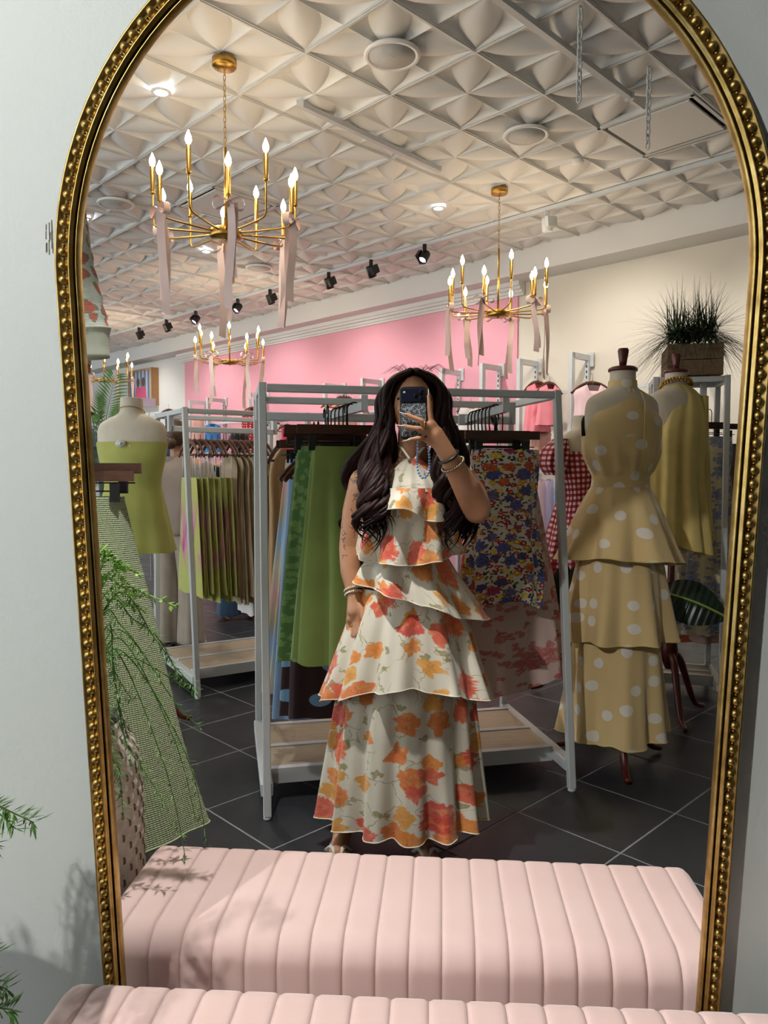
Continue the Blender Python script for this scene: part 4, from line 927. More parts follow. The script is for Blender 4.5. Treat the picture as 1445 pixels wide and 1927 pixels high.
# ================================================================== NEAR LEFT: mint skirt, rose sweater, hanging on a rail by the mirror
P = at(120, 905, 2.2)
ms = thing('skirt', 'long mint green waffle-knit skirt hanging at the left edge of the mirror', 'skirt', Vector((P.x, 2.2, .17)), math.radians(20)); z0 = .17
tier(ms, 'skirt_body', [(1.215 - z0, .17, .04, .0), (1.17 - z0, .175, .05, .01), (.85 - z0, .235, .10, .06), (.45 - z0, .31, .15, .07), (.175 - z0, .385, .19, .07)], 5, 3, M['waffle'], None, M['mint'])
clip_hanger('brown wooden clip hanger holding the mint skirt', Vector((P.x + .02, 2.2, 1.277)), math.radians(8), .36, None, M['hanger_wood'])
clip_hanger('brown wooden clip hanger just behind the mint skirt hanger', Vector((P.x + .03, 2.29, 1.30)), math.radians(8), .33, None, M['hanger_wood'])
sw = thing('sweater', 'pale ribbed sweater with red rose print, sleeve showing at left', 'sweater', at(150, 672, 2.15))
c0, c1, c2 = at(128, 400, 2.18), at(150, 530, 2.15), at(168, 632, 2.13)
pts = catmull([c0, c1, c2], 10); MB().tube(pts, [.040 + .020 * i / (len(pts) - 1) + .003 * math.sin(i * 2.1) for i in range(len(pts))], 24, flat=.75).build('sleeve', M['rose_knit'], sw, True)
MB().tube(catmull([c2 + Vector((0, 0, .02)), at(171, 650, 2.13), at(173, 674, 2.13)], 5), [.062, .058, .055, .053, .052, .051, .050, .050, .050, .050, .049], 24, flat=.75).build('cuff', M['cuff'], sw, True)
q = at(105, 430, 2.22); flare([(q.z + .10, .08, .05, .02, q.x, q.y), (q.z - .1, .10, .07, .03, q.x, q.y), (q.z - .42, .11, .08, .04, q.x - .02, q.y)], 5, 4, 60, 6).build('sweater_body', M['rose_knit'], sw, True)

gs = thing('garment_stand', 'white garment stand carrying the mint skirt, behind the frame edge', 'garment stand', (-1.5, 2.24, 0))
MB().bar((0, 0, .02), (0, 0, 2.12), .03, .03, up=(0, 1, 0)).build('stand_post', WP, gs); MB().box((0, 0, .012), (.34, .34, .024)).build('stand_base', WP, gs)
for zz, ln in ((1.365, .58), (2.10, .42)): MB().bar((0, 0, zz), (ln, -.02, zz), .02, .02).build('stand_arm', WP, gs)

# ================================================================== PLANTS
def needle(mb, p, d, L, w, up):
    s = d.cross(up)
    if s.length < 1e-3: s = Vector((1, 0, 0))
    s = s.normalized() * w; m = p + d * L * .5
    mb.add([p, m + s, p + d * L, m - s], [(0, 1, 2, 3)], [(0, 0), (0, .5), (0, 1), (1, .5)], smooth=False)
def sprig(mb, path, rr, nl=.026, step=.006, w=.0016, stem=.0022, rich=1):
    P = catmull(path, 10); mb.tube(P, [stem * (1 - .7 * i / (len(P) - 1)) for i in range(len(P))], 5)
    for i in range(3, len(P) - 1):
        seg = P[i + 1] - P[i]; d = seg.normalized(); n = max(1, int(seg.length / step))
        for k in range(n * rich):
            p = P[i] + seg * ((k + rr.random()) / (n * rich)); a = Vector((rr.gauss(0, 1), rr.gauss(0, 1), rr.gauss(0, 1))); a = (a - d * a.dot(d)).normalized()
            needle(mb, p, (a + d * rr.uniform(.3, .9)).normalized(), nl * rr.uniform(.5, 1.1), w, Vector((0, 0, 1)))
def boxwood(mb, path, rr, ll=.016, step=.010):
    P = catmull(path, 8); mb.tube(P, .0016, 5)
    for i in range(2, len(P) - 1):
        seg = P[i + 1] - P[i]; d = seg.normalized(); n = max(1, int(seg.length / step))
        for k in range(n * 3):
            p = P[i] + seg * rr.random(); a = Vector((rr.gauss(0, 1), rr.gauss(0, 1), rr.gauss(0, 1) + .4)); a = (a - d * a.dot(d)).normalized(); needle(mb, p, (a + d * .6).normalized(), ll * rr.uniform(.7, 1.2), ll * .28, Vector((0, 0, 1)))
def basket_planter(label, C, H=.74, R0=.17, seed=1, trails=(), boxes=(), n_rand=16, yaw0=0.0):
    t = thing('potted_plant', label, 'potted plant', C, 0); rr = random.Random(seed)
    NU, NV = 144, 90; rings, uvs = [], []
    prof = lambda f: R0 * (.62 + .38 * math.sin(PI * (.12 + .62 * f)) ** 1.0) * (1 - .16 * smooth((f - .86) / .14))
    for j in range(NV + 1):
        f = j / NV; ring = []
        for k in range(NU):
            a = 2 * PI * k / NU; wv = math.sin(k * PI / 3) * (1 if (j // 3) % 2 else -1); rowp = abs(math.sin(j * PI / 3)); r = prof(f) + .0045 * wv * rowp + .003 * rowp
            if abs(f - .47) < .012: r -= .008
            ring.append(Vector((r * math.cos(a), r * math.sin(a), f * H)))
        rings.append(ring)
    MB().loft([r + [r[0]] for r in rings], False, False, [[(k / 6, j / 3) for k in range(NU + 1)] for j in range(NV + 1)]).build('basket', M['basket'], t)
    MB().lathe([(.0001, H - .03), (prof(1) - .004, H - .03), (prof(1) - .004, H - .04)], 32).build('soil', M['soil'], t)
    mb = MB(); C = Vector(C)
    for path in trails: sprig(mb, [Vector(p) - C for p in path], rr, rich=3)
    for k in range(n_rand):
        a = rr.uniform(-.35, PI + .35) if C.y > 1.2 else rr.uniform(PI * .8, PI * 2.2); c, s = math.cos(a), math.sin(a); r1 = rr.uniform(.18, .30); zz = rr.uniform(-.35, .12)
        sprig(mb, [Vector((c * .04, s * .04, H - .03)), Vector((c * .12, s * .12, H + rr.uniform(.10, .26))), Vector((c * r1, s * r1, H + zz * .4 + .04)), Vector((c * (r1 + .05), s * (r1 + .05), H + zz))], rr, rich=1)
    o = mb.build('asparagus_fern_sprays', M['fern'], t); o['kind'] = 'stuff'
    mb = MB()
    for path in boxes: boxwood(mb, [Vector(p) - C for p in path], rr)
    if boxes: o = mb.build('boxwood_sprays', M['fern_light'], t); o['kind'] = 'stuff'
    return t
CB = Vector((-.715, 1.62, 0)); d = 1.6; H0 = CB + Vector((0, 0, .72))
tr = [[H0, at(215, 1120, 1.6), at(290, 1200, 1.57), at(330, 1255, 1.55), at(372, 1300, 1.55)], [H0, at(200, 1140, 1.6), at(250, 1165, 1.58), at(300, 1205, 1.57), at(345, 1290, 1.56)], [H0, at(200, 1180, 1.58), at(215, 1260, 1.56), at(250, 1320, 1.55)],
      [H0, at(190, 1200, 1.55), at(235, 1390, 1.53), at(265, 1440, 1.5), at(312, 1515, 1.48)], [H0, at(185, 1230, 1.55), at(205, 1400, 1.5), at(215, 1500, 1.48)], [H0, at(190, 1160, 1.58), at(230, 1180, 1.56), at(275, 1235, 1.55)], [H0, at(195, 1220, 1.6), at(225, 1330, 1.58), at(240, 1385, 1.56)], [H0, at(190, 1300, 1.5), at(210, 1420, 1.48), at(225, 1460, 1.47), at(232, 1540, 1.46)]]
bx2 = [[H0, at(195, 1090, 1.6), at(255, 1110, 1.58), at(335, 1143, 1.56)], [H0, at(190, 1070, 1.6), at(220, 1062, 1.58), at(262, 1080, 1.57)], [H0, at(190, 1110, 1.6), at(230, 1105, 1.58), at(265, 1125, 1.57)], [H0, at(185, 1060, 1.62), at(200, 1048, 1.6), at(235, 1070, 1.58)], [H0, at(190, 1130, 1.6), at(235, 1135, 1.58), at(270, 1150, 1.57)]]
basket_planter('white woven basket planter with trailing fern inside the mirror at left', CB, seed=3, trails=tr, boxes=bx2, n_rand=10)
CR = Vector((-.80, .84, 0)); H1 = CR + Vector((0, 0, .72))
tr = [[H1, at(-120, 1480, .90), at(-30, 1505, .92), at(25, 1530, .93), at(64, 1548, .94)], [H1, at(-120, 1490, .92), at(-20, 1520, .93), at(30, 1560, .93)], [H1, at(-160, 1700, .84), at(-40, 1830, .88), at(14, 1862, .9)], [H1, at(-160, 1750, .84), at(-30, 1880, .86), at(24, 1900, .88)], [H1, at(-150, 1560, .9), at(-60, 1560, .95), at(-10, 1590, .98)]]
basket_planter('trailing fern plant reaching in at the left photo edge before the wall', CR, seed=8, trails=tr, n_rand=44)

# grass planter box on rack C
PB = L2W(rackC, (.20, .25, 1.821))
gp = thing('planter_box', 'weathered wooden planter box full of dark grass at right', 'planter', PB, math.radians(-15))
W_, D_, H_ = .285, .35, .175
for sy in (-1, 1):
    for k in (0, 1): MB().box((0, sy * (D_ / 2 - .006), .044 + .088 * k), (W_, .012, .084)).build('plank', M['crate_wood'], gp)
for sx in (-1, 1):
    for k in (0, 1): MB().box((sx * (W_ / 2 - .006), 0, .044 + .088 * k), (.012, D_ - .026, .084)).build('plank', M['crate_wood'], gp)
    for sy in (-1, 1): MB().box((sx * (W_ / 2 - .010), sy * (D_ / 2 + .003), .088), (.022, .007, .178)).build('corner_post', M['crate_wood'], gp)
MB().box((0, 0, .14), (W_ - .03, D_ - .03, .02)).build('soil', M['soil'], gp)
mb = MB(); rr = random.Random(12)
for k in range(900):
    a = rr.uniform(0, 2 * PI); el = math.radians(88 * rr.random() ** 1.7); L = rr.uniform(.26, .46); b = Vector((rr.uniform(-.12, .12), rr.uniform(-.15, .15), .15)); d = Vector((math.cos(a) * math.cos(el), math.sin(a) * math.cos(el) * .8, math.sin(el))); s = d.cross(Vector((0, 0, 1))); s = s.normalized() * .0034 if s.length > 1e-3 else Vector((.002, 0, 0))
    rows = [[b + d * L * t + Vector((0, 0, -.10 + .10 * (1 - t) - .30 * L * t * t * (1.5 - el) + .10)) + g_ * s * (1 - t * .95) for g_ in (-1, 1)] for t in (0, .25, .5, .75, 1)]; mb.loft(rows, False, False, smooth=True)
o = mb.build('grass', M['grass'], gp); o['kind'] = 'stuff'

# palm behind the lime mannequin
def frond(mb, path, ll, n, rr, droop=.3, wid=.010):
    P = catmull(path, 12); mb.tube(P, [.005 * (1 - .8 * i / (len(P) - 1)) for i in range(len(P))], 6)
    for i in range(n):
        f = .12 + .88 * i / n; q = f * (len(P) - 1); k = min(int(q), len(P) - 2); p = P[k].lerp(P[k + 1], q - k); d = (P[k + 1] - P[k]).normalized()
        for sg in (-1, 1):
            s = d.cross(Vector((0, -1, .2))).normalized() * sg; L = ll * math.sin(PI * min(1, .2 + .75 * (1 - f) + .05)) * (1.05 - .5 * f) + .02; dd = (s + d * .75).normalized(); e = p + dd * L + Vector((0, 0, -droop * L * L * 3)); m = p.lerp(e, .45) + Vector((0, 0, .01)); w_ = dd.cross(Vector((0, -1, 0))).normalized() * wid
            mb.add([p, m + w_, e, m - w_], [(0, 1, 2, 3)], smooth=False)
DP = 6.6
pot = at(195, 1200, DP); pot.z = 0
pl = thing('palm_plant', 'tall palm plant behind the lime-dress mannequin', 'palm', pot); rr = random.Random(5)
MB().lathe([(.0001, 0), (.14, 0), (.18, .02), (.2, .32), (.19, .34), (.17, .30), (.0001, .30)], 28).build('pot', M['white_paint'], pl)
MB().tube([(0, 0, .28), (.02, 0, .9), (.0, 0, 1.25)], .025, 8).build('stem', M['palm_dark'], pl)
crown = pot + Vector((0, 0, 1.25))
for path, ll, mat in (([crown, at(198, 800, DP), at(205, 760, DP - .05), at(217, 706, DP - .1)], .26, 'palm'), ([crown, at(185, 790, DP), at(172, 782, DP - .1), at(150, 778, DP - .2)], .12, 'palm'), ([crown, at(180, 812, DP), at(172, 815, DP), at(158, 835, DP)], .22, 'palm_dark'),
                      ([crown, at(182, 838, DP), at(172, 848, DP), at(155, 880, DP)], .22, 'palm_dark'), ([crown, at(190, 850, DP), at(180, 860, DP - .1), at(168, 900, DP - .1)], .2, 'palm_dark'), ([crown, at(210, 840, DP), at(230, 840, DP + .1), at(250, 880, DP + .1)], .2, 'palm_dark')):
    mb = MB(); frond(mb, path, ll, 26, rr); mb.build('frond', M[mat], pl, True)
# broad-leaf plant behind the dotted mannequin
def big_leaf(t, p0, p1, wid, normal, arch=.05):
    p0, p1 = Vector(p0), Vector(p1); d = p1 - p0; s = d.normalized().cross(Vector(normal)).normalized(); nn = s.cross(d.normalized())
    def fn(a, b): w_ = wid * math.sin(PI * b ** .85) ** .8 if 0 < b < 1 else 0; x = (a - .5) * 2; return p0 + d * b + s * w_ * x + nn * (arch * math.sin(PI * b) - .25 * wid * abs(x) ** 1.3 * math.sin(PI * b) + .004 * math.sin(b * 70))
    l = MB().surf(fn, 10, 40, (1, 1)).build('leaf', M['big_leaf'], t, True)
    MB().tube([p0 + d * b + nn * (arch * math.sin(PI * b) + .004) for b in [k / 12 for k in range(13)]], .006, 6).build('midrib', M['midrib'], t, True)
bp = onz(1110, 1330, 0); bl = thing('broad_leaf_plant', 'plant with big dark glossy leaves behind the dotted skirt', 'plant', bp)
pot2 = bp
MB().lathe([(.0001, 0), (.10, 0), (.13, .02), (.15, .26), (.14, .28), (.12, .24), (.0001, .24)], 28).build('pot', M['denim'], bl)
for q, r_, w_, ar in ((at(1075, 1250, 3.75), at(1110, 1020, 3.55), .12, .04), (at(1045, 1265, 3.85), at(1062, 1050, 3.8), .10, .03), (at(1235, 1112, 3.58), at(1372, 1165, 3.45), .11, .05), (at(1040, 1190, 3.9), at(1022, 1290, 3.8), .05, .02), (at(1060, 1180, 4.0), at(1000, 1130, 4.1), .08, .03)):
    MB().tube(catmull([bp + Vector((0, 0, .24)), (bp + Vector((0, 0, .24))).lerp(q, .5) + Vector((0, 0, .1)), q], 8), .008, 6).build('leaf_stalk', M['midrib'], bl, True)
    big_leaf(bl, q, r_, w_, (0.1, -1, .3), ar)

# ================================================================== BACK WALL FIXTURES AND FAR GARMENTS
UPX = [1120, 1076, 978, 908, 832, 683, 612, 470, 392, 358]; UPY = [640, 659, 676, 682, 694, 713, 722, 742, 750, 752]
UW = ['far right end', 'right, beside the pale pink top', 'behind the pink tank top', 'right part of the pink wall', 'just right of the woman', 'just left of the woman', 'above the left row of hangers', 'above the left rack', 'left part of the pink wall', 'left end of the pink wall']
for k, (x, y) in enumerate(zip(UPX, UPY)):
    if k == 0: continue
    P = onv(x, y, 5.98); u = P.x * U.x + P.y * U.y; zt_ = 2.36
    t = thing('wall_upright', 'white slotted display upright on the back wall, ' + UW[k], 'display upright', uvz(u, 6.1, 0), 0, 'white uprights on the back wall')
    MB().bar(uvz(u, 5.98, 0), uvz(u, 5.98, zt_), .04, .05, up=tuple(V)).build('front_tube', WP, t, True); MB().bar(uvz(u, 5.96, zt_ - .02), uvz(u, 6.28, zt_ - .02), .04, .05).build('top_tube', WP, t, True)
    MB().bar(uvz(u, 6.255, 0), uvz(u, 6.255, zt_), .035, .03, up=tuple(V)).build('slotted_standard', WP, t, True)
    MB().bar(uvz(u - .02, 6.27, zt_ - .10), uvz(u - .02, 6.27, zt_ + .03), .07, .012, up=tuple(V)).build('wall_plate', WP, t, True)
    sl = MB()
    for j in range(24): sl.bar(uvz(u, 6.2385, 1.1 + j * .05), uvz(u, 6.2385, 1.125 + j * .05), .010, .004, up=tuple(V))
    o = sl.build('slots', M['black'], t, True); o['kind'] = 'stuff'
def wall_rail(label, u0, u1, v, z):
    t = thing('wall_rail', label, 'hanging rail', uvz(u0, v, z)); MB().bar(uvz(u0, v, z), uvz(u1, v, z), .03, .03).build('rail', WP, t, True)
    for u in (u0, u1): MB().bar(uvz(u, v, z), uvz(u, 6.26, z), .025, .03).build('bracket', WP, t, True)
wall_rail('white upper hanging rail on the cream wall at right', 2.6, 4.4, 6.05, 2.02); wall_rail('white lower hanging rail on the cream wall at right', 2.6, 4.6, 6.05, 1.28)
wall_rail('white upper hanging rail on the pink wall right of the woman', 4.75, 6.6, 6.05, 1.98); wall_rail('white lower hanging rail on the pink wall behind the rack', 4.75, 7.4, 6.05, 1.25); wall_rail('white upper hanging rail on the pink wall at left', 7.6, 10.9, 6.05, 1.98); wall_rail('white lower hanging rail on the pink wall at left', 7.6, 10.9, 6.05, 1.25)
wall_rail('white hanging rail on the white wall under the picture', 11.4, 14.5, 6.05, 2.20)
FG = 'garments hanging on the back wall'
def far_item(name, label, cat, x, y0, y1, wpx, d, mat, seed, yaw=.2, taper=1.25, hang=None, ryk=.35, npl=6, am=.08):
    P = onv(x, y0, 5.92 - .06 * (seed % 3)); d = P.y; s = d / F_PX; L = (y1 - y0) * s; r = wpx * s / 2
    garment(name, label, cat, P, yaw, [(0, r * .86, r * ryk * .35, .0), (-L * .10, r * .92, r * ryk * .7, .02), (-L * .35, r * .85, r * ryk, am * .5), (-L, r * taper, r * ryk * 1.4, am)], mat, npl, seed, FG, 48, sub=4, zfn=lambda a, t: (.02 - .42 * r * max(0, abs(math.cos(a)) - .35) - (.30 * r if abs(math.cos(a)) < .3 and math.sin(a) < 0 else 0)) * max(0, 1 - t * 6))
    if hang: coat_hanger(hang, P + Vector((0, 0, .035)), yaw, max(.30, min(.42, r * 2.1)), 'hangers on the back wall', M['hanger_wood'])
far_item('tank_top', 'coral pink tank top on the cream wall, nearer one', 'top', 1012, 726, 812, 62, 6.9, M['pink'], 1, .5, 1.0, 'walnut hanger holding the coral pink tank top')
far_item('tank_top', 'coral pink tank top on the cream wall, behind the other', 'top', 1034, 728, 800, 58, 7.2, M['pink'], 2, .5, 1.0, 'dark hanger behind the coral pink tank top')
far_item('shorts', 'blush ruffled shorts with a tie under the pink tank top', 'shorts', 1018, 812, 850, 50, 7.0, M['blush'], 3, .4, 1.1)
far_item('draped_top', 'pale pink draped top beside the gingham mannequin', 'top', 1115, 728, 850, 82, 6.2, M['pale_pink'], 4, .2, 1.1, 'dark walnut hanger holding the pale pink draped top')
far_item('blouse', 'pale pink ruched blouse on the lower right rail', 'blouse', 1018, 905, 1010, 34, 6.4, M['pale_pink'], 5, .8, 1.0)
far_item('blouse', 'lilac grey satin blouse on the lower right rail', 'blouse', 1034, 905, 1010, 30, 6.5, M['lilac_card'], 6, .8, 1.0)
far_item('trousers', 'bright blue trousers on the lower right rail', 'trousers', 1050, 895, 1060, 20, 6.5, M['blue'], 7, .8, 1.0)
far_item('trousers', 'pale pink satin trousers on the lower right rail', 'trousers', 1012, 1010, 1080, 30, 6.4, M['pale_pink'], 8, .8, 1.0)
far_item('blouse', 'white blouse on the pink wall just right of the woman', 'blouse', 886, 765, 860, 56, 7.6, M['white_cloth'], 9, .4, 1.0, 'wooden hanger holding the white blouse right of the woman')
far_item('blouse', 'pinkish beige blouse on wooden hangers above the left row', 'blouse', 648, 752, 830, 52, 8.2, M['blush'], 10, .3, 1.0, 'natural wooden hanger over the beige blouse')
for k in range(5): coat_hanger('tan wooden hanger in the bunch above the left row, ' + NTH[k], at(634 + k * 10, 752 + 2 * k, 8.2 + .05 * k), .5 + .1 * k, .38, 'tan hangers on the pink wall', M['tan_wood'])
far_item('dress', 'red dress with white dots hanging at the left post of the large rack', 'dress', 478, 772, 960, 50, 7.2, M['polka_red'], 11, .3, 1.2, 'wooden hanger holding the red dotted dress')
far_item('blouse', 'white puff blouse left inside the large rack', 'blouse', 516, 800, 880, 28, 7.0, M['white_cloth'], 12, .3, 1.1, 'wooden hanger holding the white puff blouse')
far_item('dress', 'hot pink dress left inside the large rack', 'dress', 540, 805, 870, 22, 7.0, M['hot_pink'], 13, .3, 1.1, 'wooden hanger holding the hot pink dress')
far_item('dress', 'red dress low behind the white puff blouse', 'dress', 500, 842, 930, 26, 6.8, M['red'], 14, .3, 1.1)
far_item('sweater', 'grey knit sweater shoulder inside the large rack', 'sweater', 524, 845, 920, 24, 5.6, M['grey'], 15, .6, 1.0)
far_item('dress', 'pink dress on the pink wall behind the left hangers', 'dress', 585, 800, 900, 26, 7.6, M['pink'], 16, .3, 1.1)
far_item('jeans', 'blue denim jeans on the white wall left of the pink wall', 'jeans', 318, 775, 860, 16, 9.5, M['denim'], 17, .4, 1.0, 'wooden hanger holding the denim jeans on the white wall')
far_item('jeans', 'blue denim jeans behind the left rack post', 'jeans', 400, 800, 850, 34, 8.4, M['blue'], 18, .4, 1.0)
far_item('dress', 'grey beige dress on the wall behind the left rack', 'dress', 372, 790, 860, 24, 9.0, M['blush'], 19, .4, 1.0)
far_item('dress', 'coral dress low inside the large rack', 'dress', 510, 925, 990, 26, 5.8, M['coral'], 20, .3, 1.0)
for k, (x, mat, nm) in enumerate(((560, 'white_cloth', 'white'), (600, 'hot_pink', 'hot pink'), (700, 'pale_pink', 'pale pink'), (870, 'blush', 'blush'), (905, 'white_cloth', 'ivory white'), (935, 'pink', 'pink'), (960, 'hot_pink', 'bright pink'))):
    far_item('dress', nm + ' dress on the lower pink-wall rail, ' + NTH[k] + ' from the left', 'dress', x, 868, 1010, 44, 7.9 - .18 * k, M[mat], 30 + k, .3, 1.1)
far_item('dress', 'dark navy dress on the lower rail behind the camel dress', 'dress', 500, 960, 1130, 40, 6.6, M['black_cloth'], 40, .3, 1.1)
# low display table with folded clothes seen under the smaller rack
tb = onz(560, 1135, 0); dt = thing('display_table', 'low dark display table behind the smaller rack', 'table', tb, math.radians(30))
MB().box((0, .3, .62), (1.3, .7, .04)).build('table_top', M['shelf_wood'], dt)
MB().box((0, .3, .22), (1.2, .6, .03)).build('table_shelf', M['shelf_wood'], dt)
for sx in (-1, 1):
    for sy in (-1, 1): MB().bar((sx * .6, .3 + sy * .3, 0), (sx * .6, .3 + sy * .3, .61), .04, .04).build('leg', M['black'], dt)
for k in range(3):
    t = thing('folded_jeans', 'stack of dark folded jeans on the low table, ' + ['left', 'middle', 'right'][k], 'jeans', L2W(dt, (-.4 + .4 * k, .28, .236)), math.radians(30), 'folded jeans on the low table')
    for j in range(4): MB().box((0, 0, .022 + j * .042), (.30 - .01 * j, .34, .036)).build('folded_layer', M['denim'] if k != 1 else M['black_cloth'], t)
# picture, card
u0, u1 = 12.12, 13.02; zc0, zc1 = 2.40, 3.05
pc = thing('framed_picture', 'wood-framed photo of two people in pink on the white wall', 'picture', uvz((u0 + u1) / 2, 6.28, zc0))
for a, b, c, d in ((u0, u1, zc0, zc0 + .03), (u0, u1, zc1 - .03, zc1), (u0, u0 + .04, zc0 + .03, zc1 - .03), (u1 - .04, u1, zc0 + .03, zc1 - .03)):
    mb = MB(); rbox(mb, a, b, 6.16, 6.30, c, d); mb.build('frame_side', M['tan_wood'], pc, True)
mb = MB(); mb.add([uvz(u1 - .04, 6.17, zc0 + .03), uvz(u0 + .04, 6.17, zc0 + .03), uvz(u0 + .04, 6.17, zc1 - .03), uvz(u1 - .04, 6.17, zc1 - .03)], [(0, 1, 2, 3)], [(0, 0), (1, 0), (1, 1), (0, 1)], False); mb.build('print', M['photo'], pc, True)
P = at(280, 757, 8.5); cd = thing('sign_card', 'small lilac sign card beside the lime-dress mannequin neck', 'sign', P, .5)
MB().box((0, 0, 0), (.15, .004, .09)).build('card', M['lilac_card'], cd); MB().box((0, 0, -.05), (.17, .012, .012)).build('card_holder', WP, cd); MB().tube([(0, 0, -.05), (0, 0, -P.z)], .008, 8).build('stand', WP, cd)

# ================================================================== PEOPLE
def fuse(mb, name, mat, voxel, smooth_it=6):
    """one continuous skin from overlapping volumes"""
    me = mb.mesh(name); o = bpy.data.objects.new(name, me); COL.objects.link(o)
    m = o.modifiers.new('r', 'REMESH'); m.mode = 'VOXEL'; m.voxel_size = voxel; m.use_smooth_shade = True
    s = o.modifiers.new('s', 'SMOOTH'); s.factor = .5; s.iterations = smooth_it
    dg = bpy.context.evaluated_depsgraph_get(); me2 = bpy.data.meshes.new_from_object(o.evaluated_get(dg)); bpy.data.objects.remove(o); bpy.data.meshes.remove(me)
    me2.name = name; me2.materials.clear(); me2.materials.append(mat); return me2
# tattooed skin for the woman with the phone: ink lines on the hanging arm
g = Mat('skin_with_arm_tattoos', 0.5, 0, 0, 0.4); o = g.obj(); sp = g.n('SeparateXYZ'); g.put(sp.inputs[0], o)
c = g.ramp(g.noise(o, 9.0, 3.0), [(0.3, '#b37f5c'), (0.7, '#c79473')])
arm = g.math('MULTIPLY', g.math('LESS_THAN', sp.outputs[0], -.088), g.math('MULTIPLY', g.math('GREATER_THAN', sp.outputs[2], .98), g.math('LESS_THAN', sp.outputs[2], 1.36)))
ink = g.math('MULTIPLY', g.math('LESS_THAN', g.math('ABSOLUTE', g.math('SUBTRACT', g.noise(o, 26.0, 2.0), .5)), .022), g.math('GREATER_THAN', g.noise(o, 9.0, 1.0), .47))
g.color(g.mix(g.math('MULTIPLY', g.math('MULTIPLY', arm, ink), .75), c, '#4a4442')); g.bump(g.noise(o, 260.0), 0.06, 0.001); M['skin_tattoo'] = g.m

PB_ = Vector((.02, 2.47, 0))
person = thing('person', 'woman in long flower dress taking a mirror photo with raised phone', 'person', PB_)
b = MB()
# trunk
hd_c = at(778, 762, 2.50)
b.ball(hd_c, (.072, .088, .108), 24, 18); b.ball(hd_c + Vector((0, -.018, -.055)), (.056, .066, .062), 20, 14)          # skull, jaw
b.cap(hd_c + Vector((0, -.074, -.004)), .008, hd_c + Vector((0, -.094, -.030)), .011); b.ball(hd_c + Vector((0, -.072, -.105)), (.020, .016, .014))     # nose, chin
for s in (-1, 1):
    b.ball(hd_c + Vector((s * .036, -.062, -.020)), (.022, .022, .016)); b.ball(hd_c + Vector((s * .073, .006, -.012)), (.008, .018, .030)); b.cap(hd_c + Vector((s * .014, -.083, .022)), .008, hd_c + Vector((s * .046, -.070, .026)), .007)
b.ball(hd_c + Vector((0, -.080, -.062)), (.024, .012, .009))
nk0, nk1 = at(776, 885, 2.53), at(778, 812, 2.51); b.cap(nk0, .056, nk1, .052)
ch = at(772, 955, 2.51); b.ball(ch, (.142, .095, .15), 24, 16); b.cap(at(712, 900, 2.53), .052, at(842, 898, 2.52), .052); b.ball(at(775, 900, 2.53), (.12, .06, .05))
for s in (-1, 1): b.ball(ch + Vector((s * .068, -.062, .0)), (.062, .06, .062), 16, 12)
b.ball(at(771, 1045, 2.51), (.112, .088, .15), 20, 14); b.ball(at(770, 1140, 2.52), (.160, .115, .13), 24, 16)
# hanging arm
sL = [at(684, 908, 2.53), at(668, 960, 2.54), at(657, 1030, 2.535), at(660, 1075, 2.51), at(668, 1122, 2.47)]; rL = [.050, .043, .036, .036, .026]
for i in range(4): b.cap(sL[i], rL[i], sL[i + 1], rL[i + 1], 16)
def hand(pts_palm, fingers):
    for p, r, q, s in pts_palm: b.cap(p, r, q, s, 14)
    for pts, r0, r1 in fingers:
        n = len(pts)
        for i in range(n - 1): b.cap(pts[i], lerp(r0, r1, i / (n - 1)), pts[i + 1], lerp(r0, r1, (i + 1) / (n - 1)), 12)
wL = sL[-1]
hand([(wL, .026, at(667, 1150, 2.455), .026), (at(661, 1148, 2.47), .017, at(660, 1165, 2.455), .015), (at(673, 1148, 2.45), .016, at(674, 1163, 2.445), .014)],
     [([at(656, 1164, 2.47), at(655, 1180, 2.462), at(657, 1192, 2.452)], .0092, .0072), ([at(662, 1166, 2.458), at(661, 1185, 2.450), at(663, 1198, 2.438)], .0095, .0072), ([at(669, 1166, 2.448), at(668, 1184, 2.440), at(669, 1197, 2.428)], .0095, .0072), ([at(675, 1164, 2.440), at(675, 1180, 2.432), at(676, 1191, 2.42)], .009, .007), ([at(676, 1138, 2.445), at(683, 1153, 2.43), at(683, 1167, 2.42)], .011, .008)])
# raised arm
sR = [at(866, 905, 2.52), at(886, 930, 2.46), at(897, 958, 2.36), at(878, 918, 2.31), at(842, 856, 2.265)]; rR = [.052, .052, .046, .043, .028]
for i in range(4): b.cap(sR[i], rR[i], sR[i + 1], rR[i + 1], 16)
DF = 2.226                                                             # fingers lie on the phone's back
pc_ = at(819, 817, 2.255)
hand([(sR[-1], .028, pc_, .026), (at(826, 826, 2.26), .022, at(812, 797, 2.245), .014), (at(822, 834, 2.262), .020, at(802, 824, 2.25), .014), (at(820, 822, 2.258), .022, at(806, 810, 2.244), .015)],
     [([at(812, 797, 2.245), at(809.5, 775, 2.240), at(808, 757, 2.236), at(807, 745, 2.234)], .0098, .0072), ([at(807, 806, 2.238), at(793, 792, DF), at(778, 786, DF), at(763, 780, DF)], .0100, .0074), ([at(804, 815, 2.240), at(788, 807, DF), at(774, 805, DF), at(758, 802, DF)], .0098, .0072), ([at(800, 826, 2.245), at(788, 825, DF), at(779, 826, DF), at(769, 828, DF)], .0088, .0068), ([at(828, 822, 2.28), at(812, 806, 2.275), at(801, 790, 2.272)], .012, .009)])
